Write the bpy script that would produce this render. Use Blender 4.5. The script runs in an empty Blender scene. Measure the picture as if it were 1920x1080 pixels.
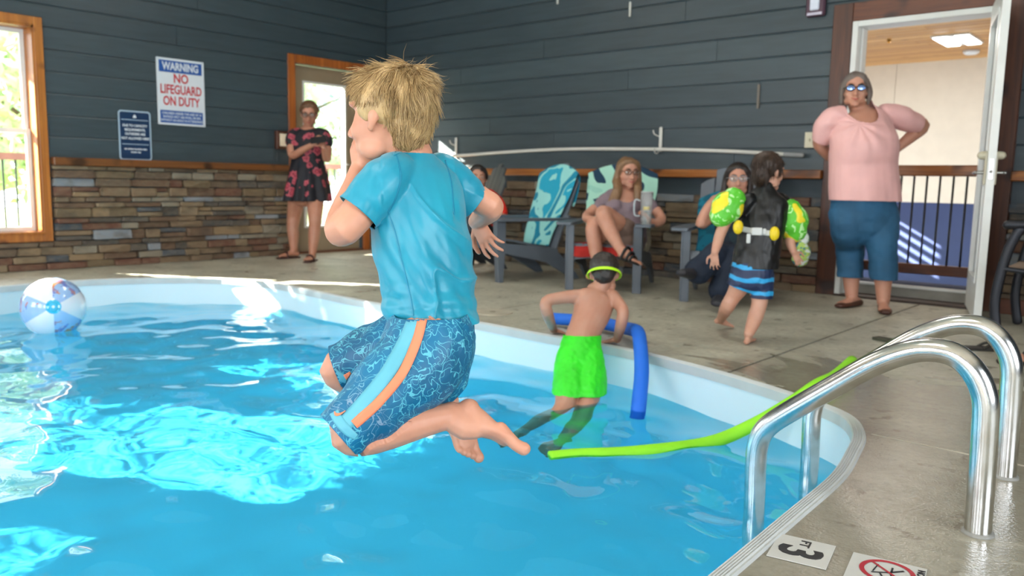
import bpy, bmesh, math, random
from math import sin, cos, pi, radians, sqrt, atan2
from mathutils import Vector, Matrix, noise
from mathutils.bvhtree import BVHTree
V = Vector
S = bpy.context.scene
COL = S.collection
random.seed(7)

# ------------------------------------------------------------------ camera
YAW, PITCH, ROLL, FPX, EYE = radians(41.0), radians(-7.41), radians(1.1), 1521.0, 0.79
FWD = V((-sin(YAW)*cos(PITCH), cos(YAW)*cos(PITCH), sin(PITCH)))
_r = V((cos(YAW), sin(YAW), 0)); _u = _r.cross(FWD)
RGT = _r*cos(ROLL) + _u*sin(ROLL)
UPV = -_r*sin(ROLL) + _u*cos(ROLL)
CAMP = V((0, 0, EYE))
cam = bpy.data.cameras.new('camera'); cam_ob = bpy.data.objects.new('camera', cam); COL.objects.link(cam_ob)
cam.sensor_width = 36.0; cam.lens = FPX/1920*36.0
m = Matrix((RGT, UPV, -FWD)).transposed().to_4x4(); m.translation = CAMP
cam_ob.matrix_world = m
cam.dof.use_dof = True; cam.dof.focus_distance = 1.72; cam.dof.aperture_fstop = 4.5
cam.clip_start = 0.05
S.camera = cam_ob

# ------------------------------------------------------------------ world, sun, room light, exposure
W = bpy.data.worlds.new('world'); S.world = W; W.use_nodes = True
wn = W.node_tree; bg = wn.nodes['Background']
tc = wn.nodes.new('ShaderNodeTexCoord'); sp = wn.nodes.new('ShaderNodeSeparateXYZ'); rp = wn.nodes.new('ShaderNodeValToRGB')
wn.links.new(tc.outputs['Generated'], sp.inputs[0]); wn.links.new(sp.outputs['Z'], rp.inputs[0]); wn.links.new(rp.outputs[0], bg.inputs[0])
rp.color_ramp.elements[0].position = 0.0; rp.color_ramp.elements[0].color = (0.95, 0.97, 1.0, 1)
rp.color_ramp.elements[1].position = 0.9; rp.color_ramp.elements[1].color = (0.55, 0.75, 1.0, 1)
bg.inputs[1].default_value = 5.8
SUN_DIR = V((1.67, 1.0, -0.95)).normalized()
sun = bpy.data.lights.new('sun', 'SUN'); sun.energy = 100.0; sun.angle = 0.0093; sun.color = (1.0, 0.94, 0.84)
sun.cycles.is_caustics_light = True
sun_ob = bpy.data.objects.new('sun', sun); COL.objects.link(sun_ob)
sun_ob.rotation_euler = (-SUN_DIR).to_track_quat('Z', 'Y').to_euler(); sun_ob.location = (-12, -4, 6)
def area(name, loc, aim, sx, sy, power, color=(1, 1, 1)):
    L = bpy.data.lights.new(name, 'AREA'); L.shape = 'RECTANGLE'; L.size = sx; L.size_y = sy; L.energy = power; L.color = color
    o = bpy.data.objects.new(name, L); COL.objects.link(o); o.location = loc
    o.rotation_euler = (-V(aim)).to_track_quat('Z', 'Y').to_euler(); return o
# daylight entering the tall windows of the wall behind the camera and of the right hand wall
for k, x in enumerate((-5.4, -2.9, -0.4, 1.9)):
    area('window_daylight', (x, -3.62, 1.55), (0, 1, -0.05), 1.6, 1.7, 58.0, (0.93, 0.97, 1.0))
area('window_daylight', (2.92, 1.2, 1.5), (-1, 0, -0.05), 2.2, 1.7, 80.0, (0.93, 0.97, 1.0))
# fill lamps added under the pool room ceiling, without fixtures, and the hall panel
for x, y in ((-5.2, 3.9), (-2.4, 3.9), (-5.2, 0.8), (-1.4, 0.6)):
    area('ceiling_fill_light', (x, y, 3.33), (0, 0, -1), 1.2, 0.5, 24.0, (1.0, 0.95, 0.88))
area('hall_panel_light', (-2.6, 7.9, 2.13), (0, 0, -1), 1.0, 0.8, 30.0, (1.0, 0.96, 0.9))
# portals guide daylight through the openings in the left wall
for y0, y1, z0, z1 in ((1.52, 2.5, .3, 1.98), (.5, 1.42, .3, 1.98), (-1.0, .20, .3, 2.08), (4.9, 5.8, .0, 1.98)):
    p = area('window_portal', (-7.5, (y0+y1)/2, (z0+z1)/2), (1, 0, 0), z1-z0, y1-y0, 1.0); p.data.cycles.is_portal = True
S.view_settings.view_transform = 'Standard'
try: S.view_settings.look = 'None'
except Exception: pass
S.view_settings.gamma = 1.0; S.view_settings.use_curve_mapping = False
S.view_settings.exposure = 0.0
S.cycles.use_denoising = True
S.cycles.max_bounces = 10; S.cycles.diffuse_bounces = 4; S.cycles.transmission_bounces = 8; S.cycles.glossy_bounces = 4
S.cycles.transparent_max_bounces = 24; S.cycles.sample_clamp_indirect = 6.0

# ------------------------------------------------------------------ helpers
def P(px, py, d):
    """point seen at pixel (px,py) at distance d along the view axis"""
    return CAMP + (RGT*((px-960)/FPX) - UPV*((py-540)/FPX) + FWD)*d
def onplane(px, py, ax, val):
    d = RGT*((px-960)/FPX) - UPV*((py-540)/FPX) + FWD
    return CAMP + d*((val-CAMP[ax])/d[ax])
RH = V((cos(YAW), sin(YAW), 0)); FH = V((-sin(YAW), cos(YAW), 0)); ZU = V((0, 0, 1))
def srgb(h):
    h = h.lstrip('#'); c = [int(h[i:i+2], 16)/255 for i in (0, 2, 4)]
    return tuple([x/12.92 if x <= .04045 else ((x+.055)/1.055)**2.4 for x in c] + [1.0])
def tag(o, label=None, cat=None, group=None, kind=None):
    if label: o['label'] = label
    if cat: o['category'] = cat
    if group: o['group'] = group
    if kind: o['kind'] = kind
    return o
def link(name, me, mt=None, parent=None):
    o = bpy.data.objects.new(name, me); COL.objects.link(o)
    if mt is not None:
        for x in (mt if isinstance(mt, (list, tuple)) else [mt]): me.materials.append(x)
    if parent is not None: o.parent = parent
    return o
def empty(name, loc=(0, 0, 0), rz=0.0):
    o = bpy.data.objects.new(name, None); COL.objects.link(o); o.empty_display_size = .1
    o.location = loc; o.rotation_euler = (0, 0, rz); return o
def bmo(name, bm, mt=None, parent=None, smooth=False, world=False, bevel=0.0, seg=1):
    """bmesh -> object; world=True: the vertices are world coordinates and the parent is an unrotated empty"""
    if world and parent is not None:
        off = parent.location.copy() if parent.parent is None else parent.location + parent.parent.location
        bmesh.ops.translate(bm, verts=bm.verts[:], vec=-off)
    if bevel > 0:
        bmesh.ops.bevel(bm, geom=bm.edges[:], offset=bevel, segments=seg, profile=.5, affect='EDGES')
    bmesh.ops.recalc_face_normals(bm, faces=bm.faces[:])
    me = bpy.data.meshes.new(name); bm.to_mesh(me); bm.free()
    if smooth:
        for p in me.polygons: p.use_smooth = True
    return link(name, me, mt, parent)
def box(bm, lo, hi, M=None):
    lo, hi = V(lo), V(hi)
    vs = [bm.verts.new((x, y, z)) for x in (lo.x, hi.x) for y in (lo.y, hi.y) for z in (lo.z, hi.z)]
    if M is not None:
        for v in vs: v.co = M @ v.co
    for f in ((0, 1, 3, 2), (4, 6, 7, 5), (0, 4, 5, 1), (2, 3, 7, 6), (0, 2, 6, 4), (1, 5, 7, 3)):
        bm.faces.new([vs[i] for i in f])
    return vs
def boxo(name, lo, hi, mt, parent=None, bevel=0.0, M=None, world=False, smooth=False):
    bm = bmesh.new(); box(bm, lo, hi, M); return bmo(name, bm, mt, parent, bevel=bevel, world=world, smooth=smooth)
def catmull(pts, sub=4, closed=False):
    n = len(pts); out = []
    rng = range(n) if closed else range(n-1)
    for i in rng:
        p = [pts[(i+k) % n] if closed else pts[min(max(i+k, 0), n-1)] for k in (-1, 0, 1, 2)]
        for s in range(sub):
            t = s/sub
            out.append(tuple(.5*((2*p[1][j]) + (p[2][j]-p[0][j])*t + (2*p[0][j]-5*p[1][j]+4*p[2][j]-p[3][j])*t*t + (3*p[1][j]-p[0][j]-3*p[2][j]+p[3][j])*t**3) for j in range(len(p[0]))))
    if not closed: out.append(tuple(pts[-1]))
    return out
def tube(bm, pts, side=None, n=14, sub=4, caps=True, flat=False):
    """swept tube. pts: (Vector, r) or (Vector, ra, rb); ra is measured along side"""
    raw = [(p[0].x, p[0].y, p[0].z, p[1], p[2] if len(p) > 2 else p[1]) for p in pts]
    q = catmull(raw, sub) if sub > 1 else raw
    C = [V(a[:3]) for a in q]; A = [max(a[3], .0008) for a in q]; B = [max(a[4], .0008) for a in q]
    T = []
    for i in range(len(C)):
        t = (C[min(i+1, len(C)-1)] - C[max(i-1, 0)])
        T.append(t.normalized() if t.length > 1e-9 else (T[-1] if T else V((0, 0, 1))))
    s = side.copy() if side is not None else (V((1, 0, 0)) if abs(T[0].x) < .8 else V((0, 1, 0)))
    rings = []
    def ring(c, t, s, a, b):
        w = t.cross(s).normalized()
        return [bm.verts.new(c + s*(a*cos(2*pi*k/n)) + w*(b*sin(2*pi*k/n))) for k in range(n)]
    fr = []
    for i in range(len(C)):
        base = side if side is not None else s
        s = (base - T[i]*base.dot(T[i]))
        if s.length < 1e-4: s = fr[-1] if fr else T[i].orthogonal()
        s.normalize(); fr.append(s)
    if caps and not flat:
        for th in (80, 55, 28):
            a = radians(th); k = min(A[0], B[0])
            rings.append(ring(C[0]-T[0]*k*sin(a), T[0], fr[0], A[0]*cos(a), B[0]*cos(a)))
    for i in range(len(C)): rings.append(ring(C[i], T[i], fr[i], A[i], B[i]))
    if caps and not flat:
        for th in (28, 55, 80):
            a = radians(th); k = min(A[-1], B[-1])
            rings.append(ring(C[-1]+T[-1]*k*sin(a), T[-1], fr[-1], A[-1]*cos(a), B[-1]*cos(a)))
    for i in range(len(rings)-1):
        for k in range(n):
            bm.faces.new((rings[i][k], rings[i][(k+1) % n], rings[i+1][(k+1) % n], rings[i+1][k]))
    if caps:
        bm.faces.new(rings[0][::-1]); bm.faces.new(rings[-1])
    return rings
def blob(bm, c, ra, rb, rc, X=V((1, 0, 0)), Y=V((0, 1, 0)), nu=14, nv=9):
    X = X.normalized(); Y = (Y - X*X.dot(Y)).normalized(); Z = X.cross(Y)
    rows = []
    for j in range(1, nv):
        th = pi*j/nv
        rows.append([bm.verts.new(c + X*(ra*sin(th)*cos(2*pi*i/nu)) + Y*(rb*sin(th)*sin(2*pi*i/nu)) + Z*(rc*cos(th))) for i in range(nu)])
    a = bm.verts.new(c + Z*rc); b = bm.verts.new(c - Z*rc)
    for j in range(len(rows)-1):
        for i in range(nu):
            bm.faces.new((rows[j][i], rows[j+1][i], rows[j+1][(i+1) % nu], rows[j][(i+1) % nu]))
    for i in range(nu):
        bm.faces.new((a, rows[0][i], rows[0][(i+1) % nu])); bm.faces.new((b, rows[-1][(i+1) % nu], rows[-1][i]))
def remesh(bm, voxel=.005, smooth=4, fac=.5):
    """fuse overlapping closed shapes into one continuous skin"""
    bmesh.ops.recalc_face_normals(bm, faces=bm.faces[:])
    me = bpy.data.meshes.new('tmp'); bm.to_mesh(me); bm.free()
    o = bpy.data.objects.new('tmp', me); COL.objects.link(o)
    r = o.modifiers.new('r', 'REMESH'); r.mode = 'VOXEL'; r.voxel_size = voxel; r.use_smooth_shade = True
    if smooth:
        s = o.modifiers.new('s', 'SMOOTH'); s.factor = fac; s.iterations = smooth
    dg = bpy.context.evaluated_depsgraph_get(); dg.update()
    ev = o.evaluated_get(dg); new = bpy.data.meshes.new_from_object(ev)
    bpy.data.objects.remove(o); bpy.data.meshes.remove(me)
    b2 = bmesh.new(); b2.from_mesh(new); bpy.data.meshes.remove(new)
    return b2
def cut(bm, p, nrm, rad, flood=False):
    """open a hem: drop what lies past plane (p,nrm) within rad of p"""
    nrm = nrm.normalized()
    fs = [f for f in bm.faces if (f.calc_center_median()-p).length < rad]
    es = {e for f in fs for e in f.edges}; vs = {v for f in fs for v in f.verts}
    bmesh.ops.bisect_plane(bm, geom=list(vs)+list(es)+fs, plane_co=p, plane_no=nrm)
    kill = {f for f in bm.faces if (f.calc_center_median()-p).length < rad and (f.calc_center_median()-p).dot(nrm) > 1e-5}
    if flood and kill:
        q0 = min(kill, key=lambda f: (f.calc_center_median()-p-nrm*.01).length); got = {q0}; st = [q0]
        for f in sorted(kill, key=lambda f: (f.calc_center_median()-p).length)[:40]: got.add(f); st.append(f)
        while st:
            f = st.pop()
            for e in f.edges:
                for g in e.link_faces:
                    if g in kill and g not in got: got.add(g); st.append(g)
        kill = got
    kill = list(kill)
    bmesh.ops.delete(bm, geom=kill, context='FACES')
def tuck(body_o, cloth_o, gap=.0035, reach=.016):
    """press the skin that pokes through a garment back under it"""
    off = cloth_o.location - body_o.location
    me = cloth_o.data; ec = {}
    for p in me.polygons:
        for k in p.edge_keys: ec[k] = ec.get(k, 0)+1
    bv_ = {v for k, c in ec.items() if c == 1 for v in k}
    bt = BVHTree.FromPolygons([v.co for v in me.vertices], [list(p.vertices) for p in me.polygons])
    ns_ = [n.vector.copy() for n in body_o.data.vertex_normals]
    for v in body_o.data.vertices:
        h = bt.find_nearest(v.co-off, reach)
        if h[0] is None: continue
        loc, nm, i, d = h
        if any(k in bv_ for k in me.polygons[i].vertices): continue
        s = (v.co-off-loc).dot(nm)
        if ns_[v.index].dot(nm) < .4: continue
        if s > -gap: v.co = loc - nm*gap + off
def tuck_all(root):
    b = [c for c in root.children if c.name.startswith('body')][0]
    for c in root.children:
        if any(m_.type == 'SOLIDIFY' for m_ in c.modifiers) and len(c.data.polygons) > 2500: tuck(b, c)
def scoop(bm, c, lat, a, b):
    """cut a rounded neckline: an ellipse a wide, b high about c, taken out along the depth"""
    lat = lat.normalized(); dep = ZU.cross(lat)
    kill = []
    for f in bm.faces:
        d = f.calc_center_median()-c
        if abs(d.dot(dep)) < .3 and (d.dot(lat)/a)**2+(min(0, d.z)/b)**2 < 1: kill.append(f)
    bmesh.ops.delete(bm, geom=kill, context='FACES')
    for _ in range(3):
        bv = [v for v in bm.verts if v.is_boundary and (v.co-c).length < .35]
        bmesh.ops.smooth_vert(bm, verts=bv, factor=.5, use_axis_x=True, use_axis_y=True, use_axis_z=True)
def largest(bm):
    seen = set(); best = []; bm.faces.index_update()
    for f0 in bm.faces:
        if f0.index in seen: continue
        st = [f0]; isl = []; seen.add(f0.index)
        while st:
            f = st.pop(); isl.append(f)
            for e in f.edges:
                for q in e.link_faces:
                    if q.index not in seen: seen.add(q.index); st.append(q)
        if len(isl) > len(best): best = isl
    keep = set(best); bmesh.ops.delete(bm, geom=[f for f in bm.faces if f not in keep], context='FACES')
    bmesh.ops.delete(bm, geom=[v for v in bm.verts if not v.link_faces], context='VERTS')
def wrinkle(bm, amp, scale, aniso=V((1, 1, 1)), seed=0, fn=None):
    bm.normal_update()
    for v in bm.verts:
        q = V((v.co.x*aniso.x, v.co.y*aniso.y, v.co.z*aniso.z))*scale + V((seed, seed*1.7, 0))
        n = noise.noise(q) + .5*noise.noise(q*2.1)
        a = amp*(fn(v.co) if fn else 1)
        v.co += v.normal*(a*n)
def cloth(name, bm, mt, parent, thick=.0025, one=True):
    if one: largest(bm)
    o = bmo(name, bm, mt, parent, smooth=True, world=True)
    s = o.modifiers.new('thickness', 'SOLIDIFY'); s.thickness = thick; s.offset = 0
    return o
def textmesh(name, body, size, mt, parent, M, bold=0.0, align='CENTER', spacing=1.0, xs=1.0, depth=.0005):
    c = bpy.data.curves.new(name, 'FONT'); c.body = body; c.size = size; c.align_x = align; c.align_y = 'CENTER'
    c.offset = bold; c.extrude = depth; c.space_character = spacing; c.resolution_u = 3
    o = bpy.data.objects.new(name, c); COL.objects.link(o)
    dg = bpy.context.evaluated_depsgraph_get(); dg.update()
    me = bpy.data.meshes.new_from_object(o.evaluated_get(dg)); bpy.data.objects.remove(o); bpy.data.curves.remove(c)
    me.name = name
    me.transform(M @ Matrix.Diagonal((xs, 1, 1, 1)))
    me.materials.clear()
    return link(name, me, mt, parent)

# ------------------------------------------------------------------ materials
class NT:
    def __init__(s, name, color=(.5, .5, .5, 1), rough=.5, spec=None, metal=0.0):
        s.m = bpy.data.materials.new(name); s.m.use_nodes = True; s.t = s.m.node_tree; s.b = s.t.nodes['Principled BSDF']
        s.b.inputs['Base Color'].default_value = color; s.b.inputs['Roughness'].default_value = rough; s.b.inputs['Metallic'].default_value = metal
        if spec is not None: s.b.inputs['Specular IOR Level'].default_value = spec
    def n(s, typ, **kw):
        x = s.t.nodes.new('ShaderNode'+typ)
        for k, v in kw.items():
            if hasattr(x, k) and not (k in x.inputs): setattr(x, k, v)
            else: x.inputs[k].default_value = v
        return x
    def l(s, a, b): s.t.links.new(a, b)
    def coord(s, which='Object', scale=(1, 1, 1)):
        t = s.n('TexCoord'); mp = s.n('Mapping'); mp.inputs['Scale'].default_value = scale; s.l(t.outputs[which], mp.inputs[0]); return mp.outputs[0]
    def geo(s, scale=(1, 1, 1), rot=(0, 0, 0)):
        t = s.n('NewGeometry'); mp = s.n('Mapping'); mp.inputs['Scale'].default_value = scale; mp.inputs['Rotation'].default_value = rot; s.l(t.outputs['Position'], mp.inputs[0]); return mp.outputs[0]
    def noise(s, vec, scale=5, detail=3, rough=.5, dist=0.0):
        x = s.n('TexNoise'); x.inputs['Scale'].default_value = scale; x.inputs['Detail'].default_value = detail; x.inputs['Roughness'].default_value = rough; x.inputs['Distortion'].default_value = dist
        s.l(vec, x.inputs['Vector']); return x.outputs['Fac']
    def ramp(s, fac, stops, const=False):
        x = s.n('ValToRGB'); cr = x.color_ramp
        if const: cr.interpolation = 'CONSTANT'
        while len(cr.elements) < len(stops): cr.elements.new(.5)
        for e, (p, c) in zip(cr.elements, stops): e.position = p; e.color = c
        s.l(fac, x.inputs[0]); return x.outputs[0]
    def math(s, op, a, b=None, clamp=False):
        x = s.n('Math'); x.operation = op; x.use_clamp = clamp
        for i, q in enumerate((a, b)):
            if q is None: continue
            if isinstance(q, (int, float)): x.inputs[i].default_value = q
            else: s.l(q, x.inputs[i])
        return x.outputs[0]
    def mix(s, fac, a, b, blend='MIX'):
        x = s.n('Mix'); x.data_type = 'RGBA'; x.blend_type = blend
        for i, q in ((0, fac), (6, a), (7, b)):
            if isinstance(q, (int, float)): x.inputs[i].default_value = q
            elif isinstance(q, tuple): x.inputs[i].default_value = q
            else: s.l(q, x.inputs[i])
        return x.outputs[2]
    def col(s, c): s.l(c, s.b.inputs['Base Color']); return s
    def rough(s, c): s.l(c, s.b.inputs['Roughness']); return s
    def bump(s, h, strength=.3, dist=.01):
        x = s.n('Bump'); x.inputs['Strength'].default_value = strength; x.inputs['Distance'].default_value = dist
        s.l(h, x.inputs['Height']); s.l(x.outputs[0], s.b.inputs['Normal']); return s
def plain(name, hexc, rough=.5, spec=None, metal=0.0, var=.12, scale=9.0, bump=0.0, bscale=60.0):
    t = NT(name, srgb(hexc), rough, spec, metal); c = srgb(hexc)
    lo = tuple(x*(1-var) for x in c[:3])+(1,); hi = tuple(min(1, x*(1+var)) for x in c[:3])+(1,)
    g = t.geo(); t.col(t.ramp(t.noise(g, scale, 3), [(.3, lo), (.7, hi)]))
    if bump: t.bump(t.noise(g, bscale, 2), bump, .004)
    return t.m
def skin(name, hexc, red=.12):
    t = NT(name, srgb(hexc), .5); c = srgb(hexc)
    lo = (c[0]*.93, c[1]*.84, c[2]*.80, 1)
    g = t.geo(); t.col(t.ramp(t.noise(g, 14, 3), [(.35, lo), (.7, c)]))
    t.b.inputs['Subsurface Weight'].default_value = .12; t.b.inputs['Subsurface Radius'].default_value = (.02, .008, .004); t.b.inputs['Subsurface Scale'].default_value = .5
    t.bump(t.noise(g, 300, 2), .08, .001)
    return t.m
def wood(name, a, b, axis='Z', rough=.4, sc=1.0):
    t = NT(name, srgb(a), rough)
    k = {'X': (1.2, 22, 22), 'Y': (22, 1.2, 22), 'Z': (22, 22, 1.2)}[axis]
    g = t.geo(tuple(q*sc for q in k)); n = t.noise(g, 1.0, 5, .6, 1.2)
    c = t.ramp(n, [(.3, srgb(a)), (.7, srgb(b))])
    kn = t.noise(t.geo((3, 3, 3)), 1.6, 1)
    t.col(t.mix(t.ramp(kn, [(.62, (0, 0, 0, 1)), (.72, (1, 1, 1, 1))]), c, tuple(x*.45 for x in srgb(a)[:3])+(1,)))
    t.bump(n, .15, .003); return t.m

# ================================================================== THE ROOM
XL, YB, XR, YF, HC = -7.30, 6.16, 3.0, -3.7, 3.4
BASE = .86; RAILT = .925
# --- siding: dark slate blue boards
ts = NT('slate_blue_siding', srgb('#44525a'), .42)
gs = ts.geo((1, 1, 1)); oi = ts.n('ObjectInfo')
c0 = ts.ramp(oi.outputs['Random'], [(0, srgb('#2f3b41')), (1, srgb('#3a474d'))])
ts.col(ts.mix(.35, c0, ts.ramp(ts.noise(ts.geo((1.5, 1.5, 14)), 2.0, 4), [(.3, srgb('#2b373d')), (.7, srgb('#404e54'))])))
ts.bump(ts.noise(ts.geo((2, 2, 60)), 2.0, 4), .12, .003); SIDING = ts.m
# --- ledger stones, colour per stone
tt = NT('ledger_stone', srgb('#7a6a58'), .72)
oi = tt.n('ObjectInfo')
cs = tt.ramp(oi.outputs['Random'], [(0.0, srgb('#6f5c47')), (.12, srgb('#57483a')), (.22, srgb('#7c7668')), (.34, srgb('#5a4434')), (.44, srgb('#7c858e')), (.53, srgb('#444240')), (.60, srgb('#857054')), (.68, srgb('#5f3c2e')), (.77, srgb('#766650')), (.86, srgb('#3d4751')), (.94, srgb('#66563f'))], const=True)
gn = tt.geo((1, 1, 2.2)); nn = tt.noise(gn, 16, 5, .6)
cs = tt.mix(tt.ramp(nn, [(.35, (0, 0, 0, 1)), (.75, (.75, .75, .75, 1))]), cs, tt.mix(.5, cs, srgb('#8e7d63')))
cs = tt.mix(tt.ramp(tt.noise(gn, 5, 3), [(.5, (0, 0, 0, 1)), (.7, (.5, .5, .5, 1))]), cs, srgb('#3d352d'))
tt.col(cs); tt.bump(nn, .6, .012); STONE = tt.m
MORTAR = plain('dark_mortar', '#2b2622', .9)
OAK = wood('honey_oak_trim', '#8f5320', '#b8742f', 'Z', .35)
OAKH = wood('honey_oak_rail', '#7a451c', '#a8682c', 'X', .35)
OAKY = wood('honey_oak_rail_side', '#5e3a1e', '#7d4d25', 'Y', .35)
DKWOOD = wood('dark_stained_trim', '#3a1e12', '#57301c', 'Z', .4)
DKWOODH = wood('dark_stained_trim_level', '#4a2616', '#6b3a20', 'X', .4)
WHITE = plain('white_paint', '#d4d6d2', .35, var=.04)
VINYL = plain('white_vinyl', '#dcdedc', .3, var=.04)
PUTTY = plain('putty_door_paint', '#8a7a62', .45, var=.06)
# glass for openings
tg = NT('window_glass'); tg.t.nodes.remove(tg.b)
fo = [n for n in tg.t.nodes if n.type == 'OUTPUT_MATERIAL'][0]
tr = tg.n('BsdfTransparent'); tr.inputs[0].default_value = (.96, .98, .97, 1); gl = tg.n('BsdfGlossy'); gl.inputs['Roughness'].default_value = .01
fr = tg.n('Fresnel'); fr.inputs[0].default_value = 1.45; ms = tg.n('MixShader')
tg.l(fr.outputs[0], ms.inputs[0]); tg.l(tr.outputs[0], ms.inputs[1]); tg.l(gl.outputs[0], ms.inputs[2]); tg.l(ms.outputs[0], fo.inputs[0]); GLASS = tg.m

def wall_mesh(name, axis, plane, thick, a0, a1, z1, holes, mt, z0=0.0):
    """wall with rectangular holes; axis 0: runs along x at y=plane..plane+thick"""
    bm = bmesh.new()
    cuts = sorted({a0, a1, *[h[0] for h in holes], *[h[1] for h in holes]})
    for i in range(len(cuts)-1):
        u0, u1 = cuts[i], cuts[i+1]; mid = (u0+u1)/2
        hs = [h for h in holes if h[0] < mid < h[1]]
        spans = [(z0, z1)]
        for h in hs:
            ns = []
            for s0, s1 in spans:
                if h[2] > s0: ns.append((s0, min(h[2], s1)))
                if h[3] < s1: ns.append((max(h[3], s0), s1))
            spans = ns
        for s0, s1 in spans:
            if axis == 0: box(bm, (u0, plane, s0), (u1, plane+thick, s1))
            else: box(bm, (plane, u0, s0), (plane+thick, u1, s1))
    o = bmo(name, bm, mt); return tag(o, kind='structure')
PAINT = plain('slate_wall_paint', '#3a464e', .5, var=.06)
LH = [(1.56, 2.50, .30, 1.96), (.50, 1.42, .30, 1.96), (-1.0, .20, .30, 2.06), (-2.4, -1.4, .30, 1.96), (4.93, 5.80, 0, 1.96)]
BH = [(-2.13, -1.19, 0, 1.98)]
wall_left = wall_mesh('wall_left', 1, XL-.17, .17, YF-.15, YB+.01, HC, LH, PAINT)
wall_back = wall_mesh('wall_back', 0, YB, .14, XL-.17, XR+.15, HC, BH, PAINT)
FW = [(x-.85, x+.85, .6, 2.45) for x in (-5.4, -2.9, -0.4, 1.9)]
wall_front = wall_mesh('wall_front', 0, YF-.15, .15, XL-.17, XR+.15, HC, FW, PAINT)
wall_right = wall_mesh('wall_right', 1, XR, .15, YF, YB, HC, [(0.0, 2.4, .6, 2.4)], PAINT)
CEIL = plain('pale_ceiling', '#b9b2a4', .7, var=.05)
tag(boxo('ceiling', (XL-.17, YF-.15, HC), (XR+.15, YB+.14, HC+.1), CEIL), kind='structure')
for i, (x0, x1, z0, z1) in enumerate(FW):
    w = tag(empty(f'window_{i+5}', ((x0+x1)/2, YF, z0)), kind='structure')
    bm = bmesh.new()
    for a, b, c, d in ((x0-.08, x0+.05, z0-.08, z1+.08), (x1-.05, x1+.08, z0-.08, z1+.08), (x0, x1, z0-.08, z0+.05), (x0, x1, z1-.05, z1+.08), (x0, x1, (z0+z1)/2-.025, (z0+z1)/2+.025)):
        box(bm, (a, YF-.05, c), (b, YF+.02, d))
    bmo('window_frame', bm, OAK, w, world=True)

def fill_intervals(a0, a1, holes, z0, z1, pad=0.0):
    segs = [(a0, a1)]
    for h in holes:
        if h[2]-pad < z1-.02 and h[3]+pad > z0+.02:
            ns = []
            for s0, s1 in segs:
                if h[0]-pad > s0: ns.append((s0, min(h[0]-pad, s1)))
                if h[1]+pad < s1: ns.append((max(h[1]+pad, s0), s1))
            segs = [q for q in ns if q[1]-q[0] > .03]
    return segs
ROWS = [RAILT + .1735*k for k in range(15)]
rs = random.Random(3)
def plank_mesh(L, along):
    bm = bmesh.new(); h = .1735
    # lapped board: thicker at its lower edge
    prof = [(0, 0), (.016, 0), (.014, .158), (.008, h-.002), (0, h-.002)]
    A = [bm.verts.new((0, -p, z) if along == 0 else (p, 0, z)) for p, z in prof]
    B = [bm.verts.new((L, -p, z) if along == 0 else (p, L, z)) for p, z in prof]
    n = len(prof)
    for i in range(n): bm.faces.new((A[i], A[(i+1) % n], B[(i+1) % n], B[i]))
    bm.faces.new(A[::-1]); bm.faces.new(B); bmesh.ops.recalc_face_normals(bm, faces=bm.faces[:])
    me = bpy.data.meshes.new('plank'); bm.to_mesh(me); bm.free(); me.materials.append(SIDING); return me
def planks(wall, along, plane, a0, a1, holes, joints, pad):
    for r, z in enumerate(ROWS):
        if z > HC-.17: break
        for s0, s1 in fill_intervals(a0, a1, holes, z, z+.17, pad):
            js = [j for j in joints.get(r, []) if s0+.2 < j < s1-.2]
            cc = [s0]+sorted(js)+[s1]
            for i in range(len(cc)-1):
                L = cc[i+1]-cc[i]-.003
                o = bpy.data.objects.new('plank', plank_mesh(L, along)); COL.objects.link(o); o.parent = wall
                o.location = (cc[i], plane, z) if along == 0 else (plane, cc[i], z)
JB = {0: [-3.0, 0.6], 1: [-4.85, -.2], 2: [-5.68, 1.2], 3: [-2.825, .3], 4: [-4.036, 1.5], 5: [-6.1, -3.2], 6: [-5.0, 0.1], 7: [-3.5, 1.1], 8: [-4.036], 9: [-4.85, .5], 10: [-6, -2], 11: [-3.8], 12: [-5], 13: [-4]}
JL = {k: [rs.uniform(-2, 4.8), rs.uniform(-2, 4.8)] for k in range(15)}
planks(wall_back, 0, YB, XL+.002, XR, BH, JB, .0)
planks(wall_left, 1, XL, YF, YB-.024, LH, JL, .0)
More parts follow.
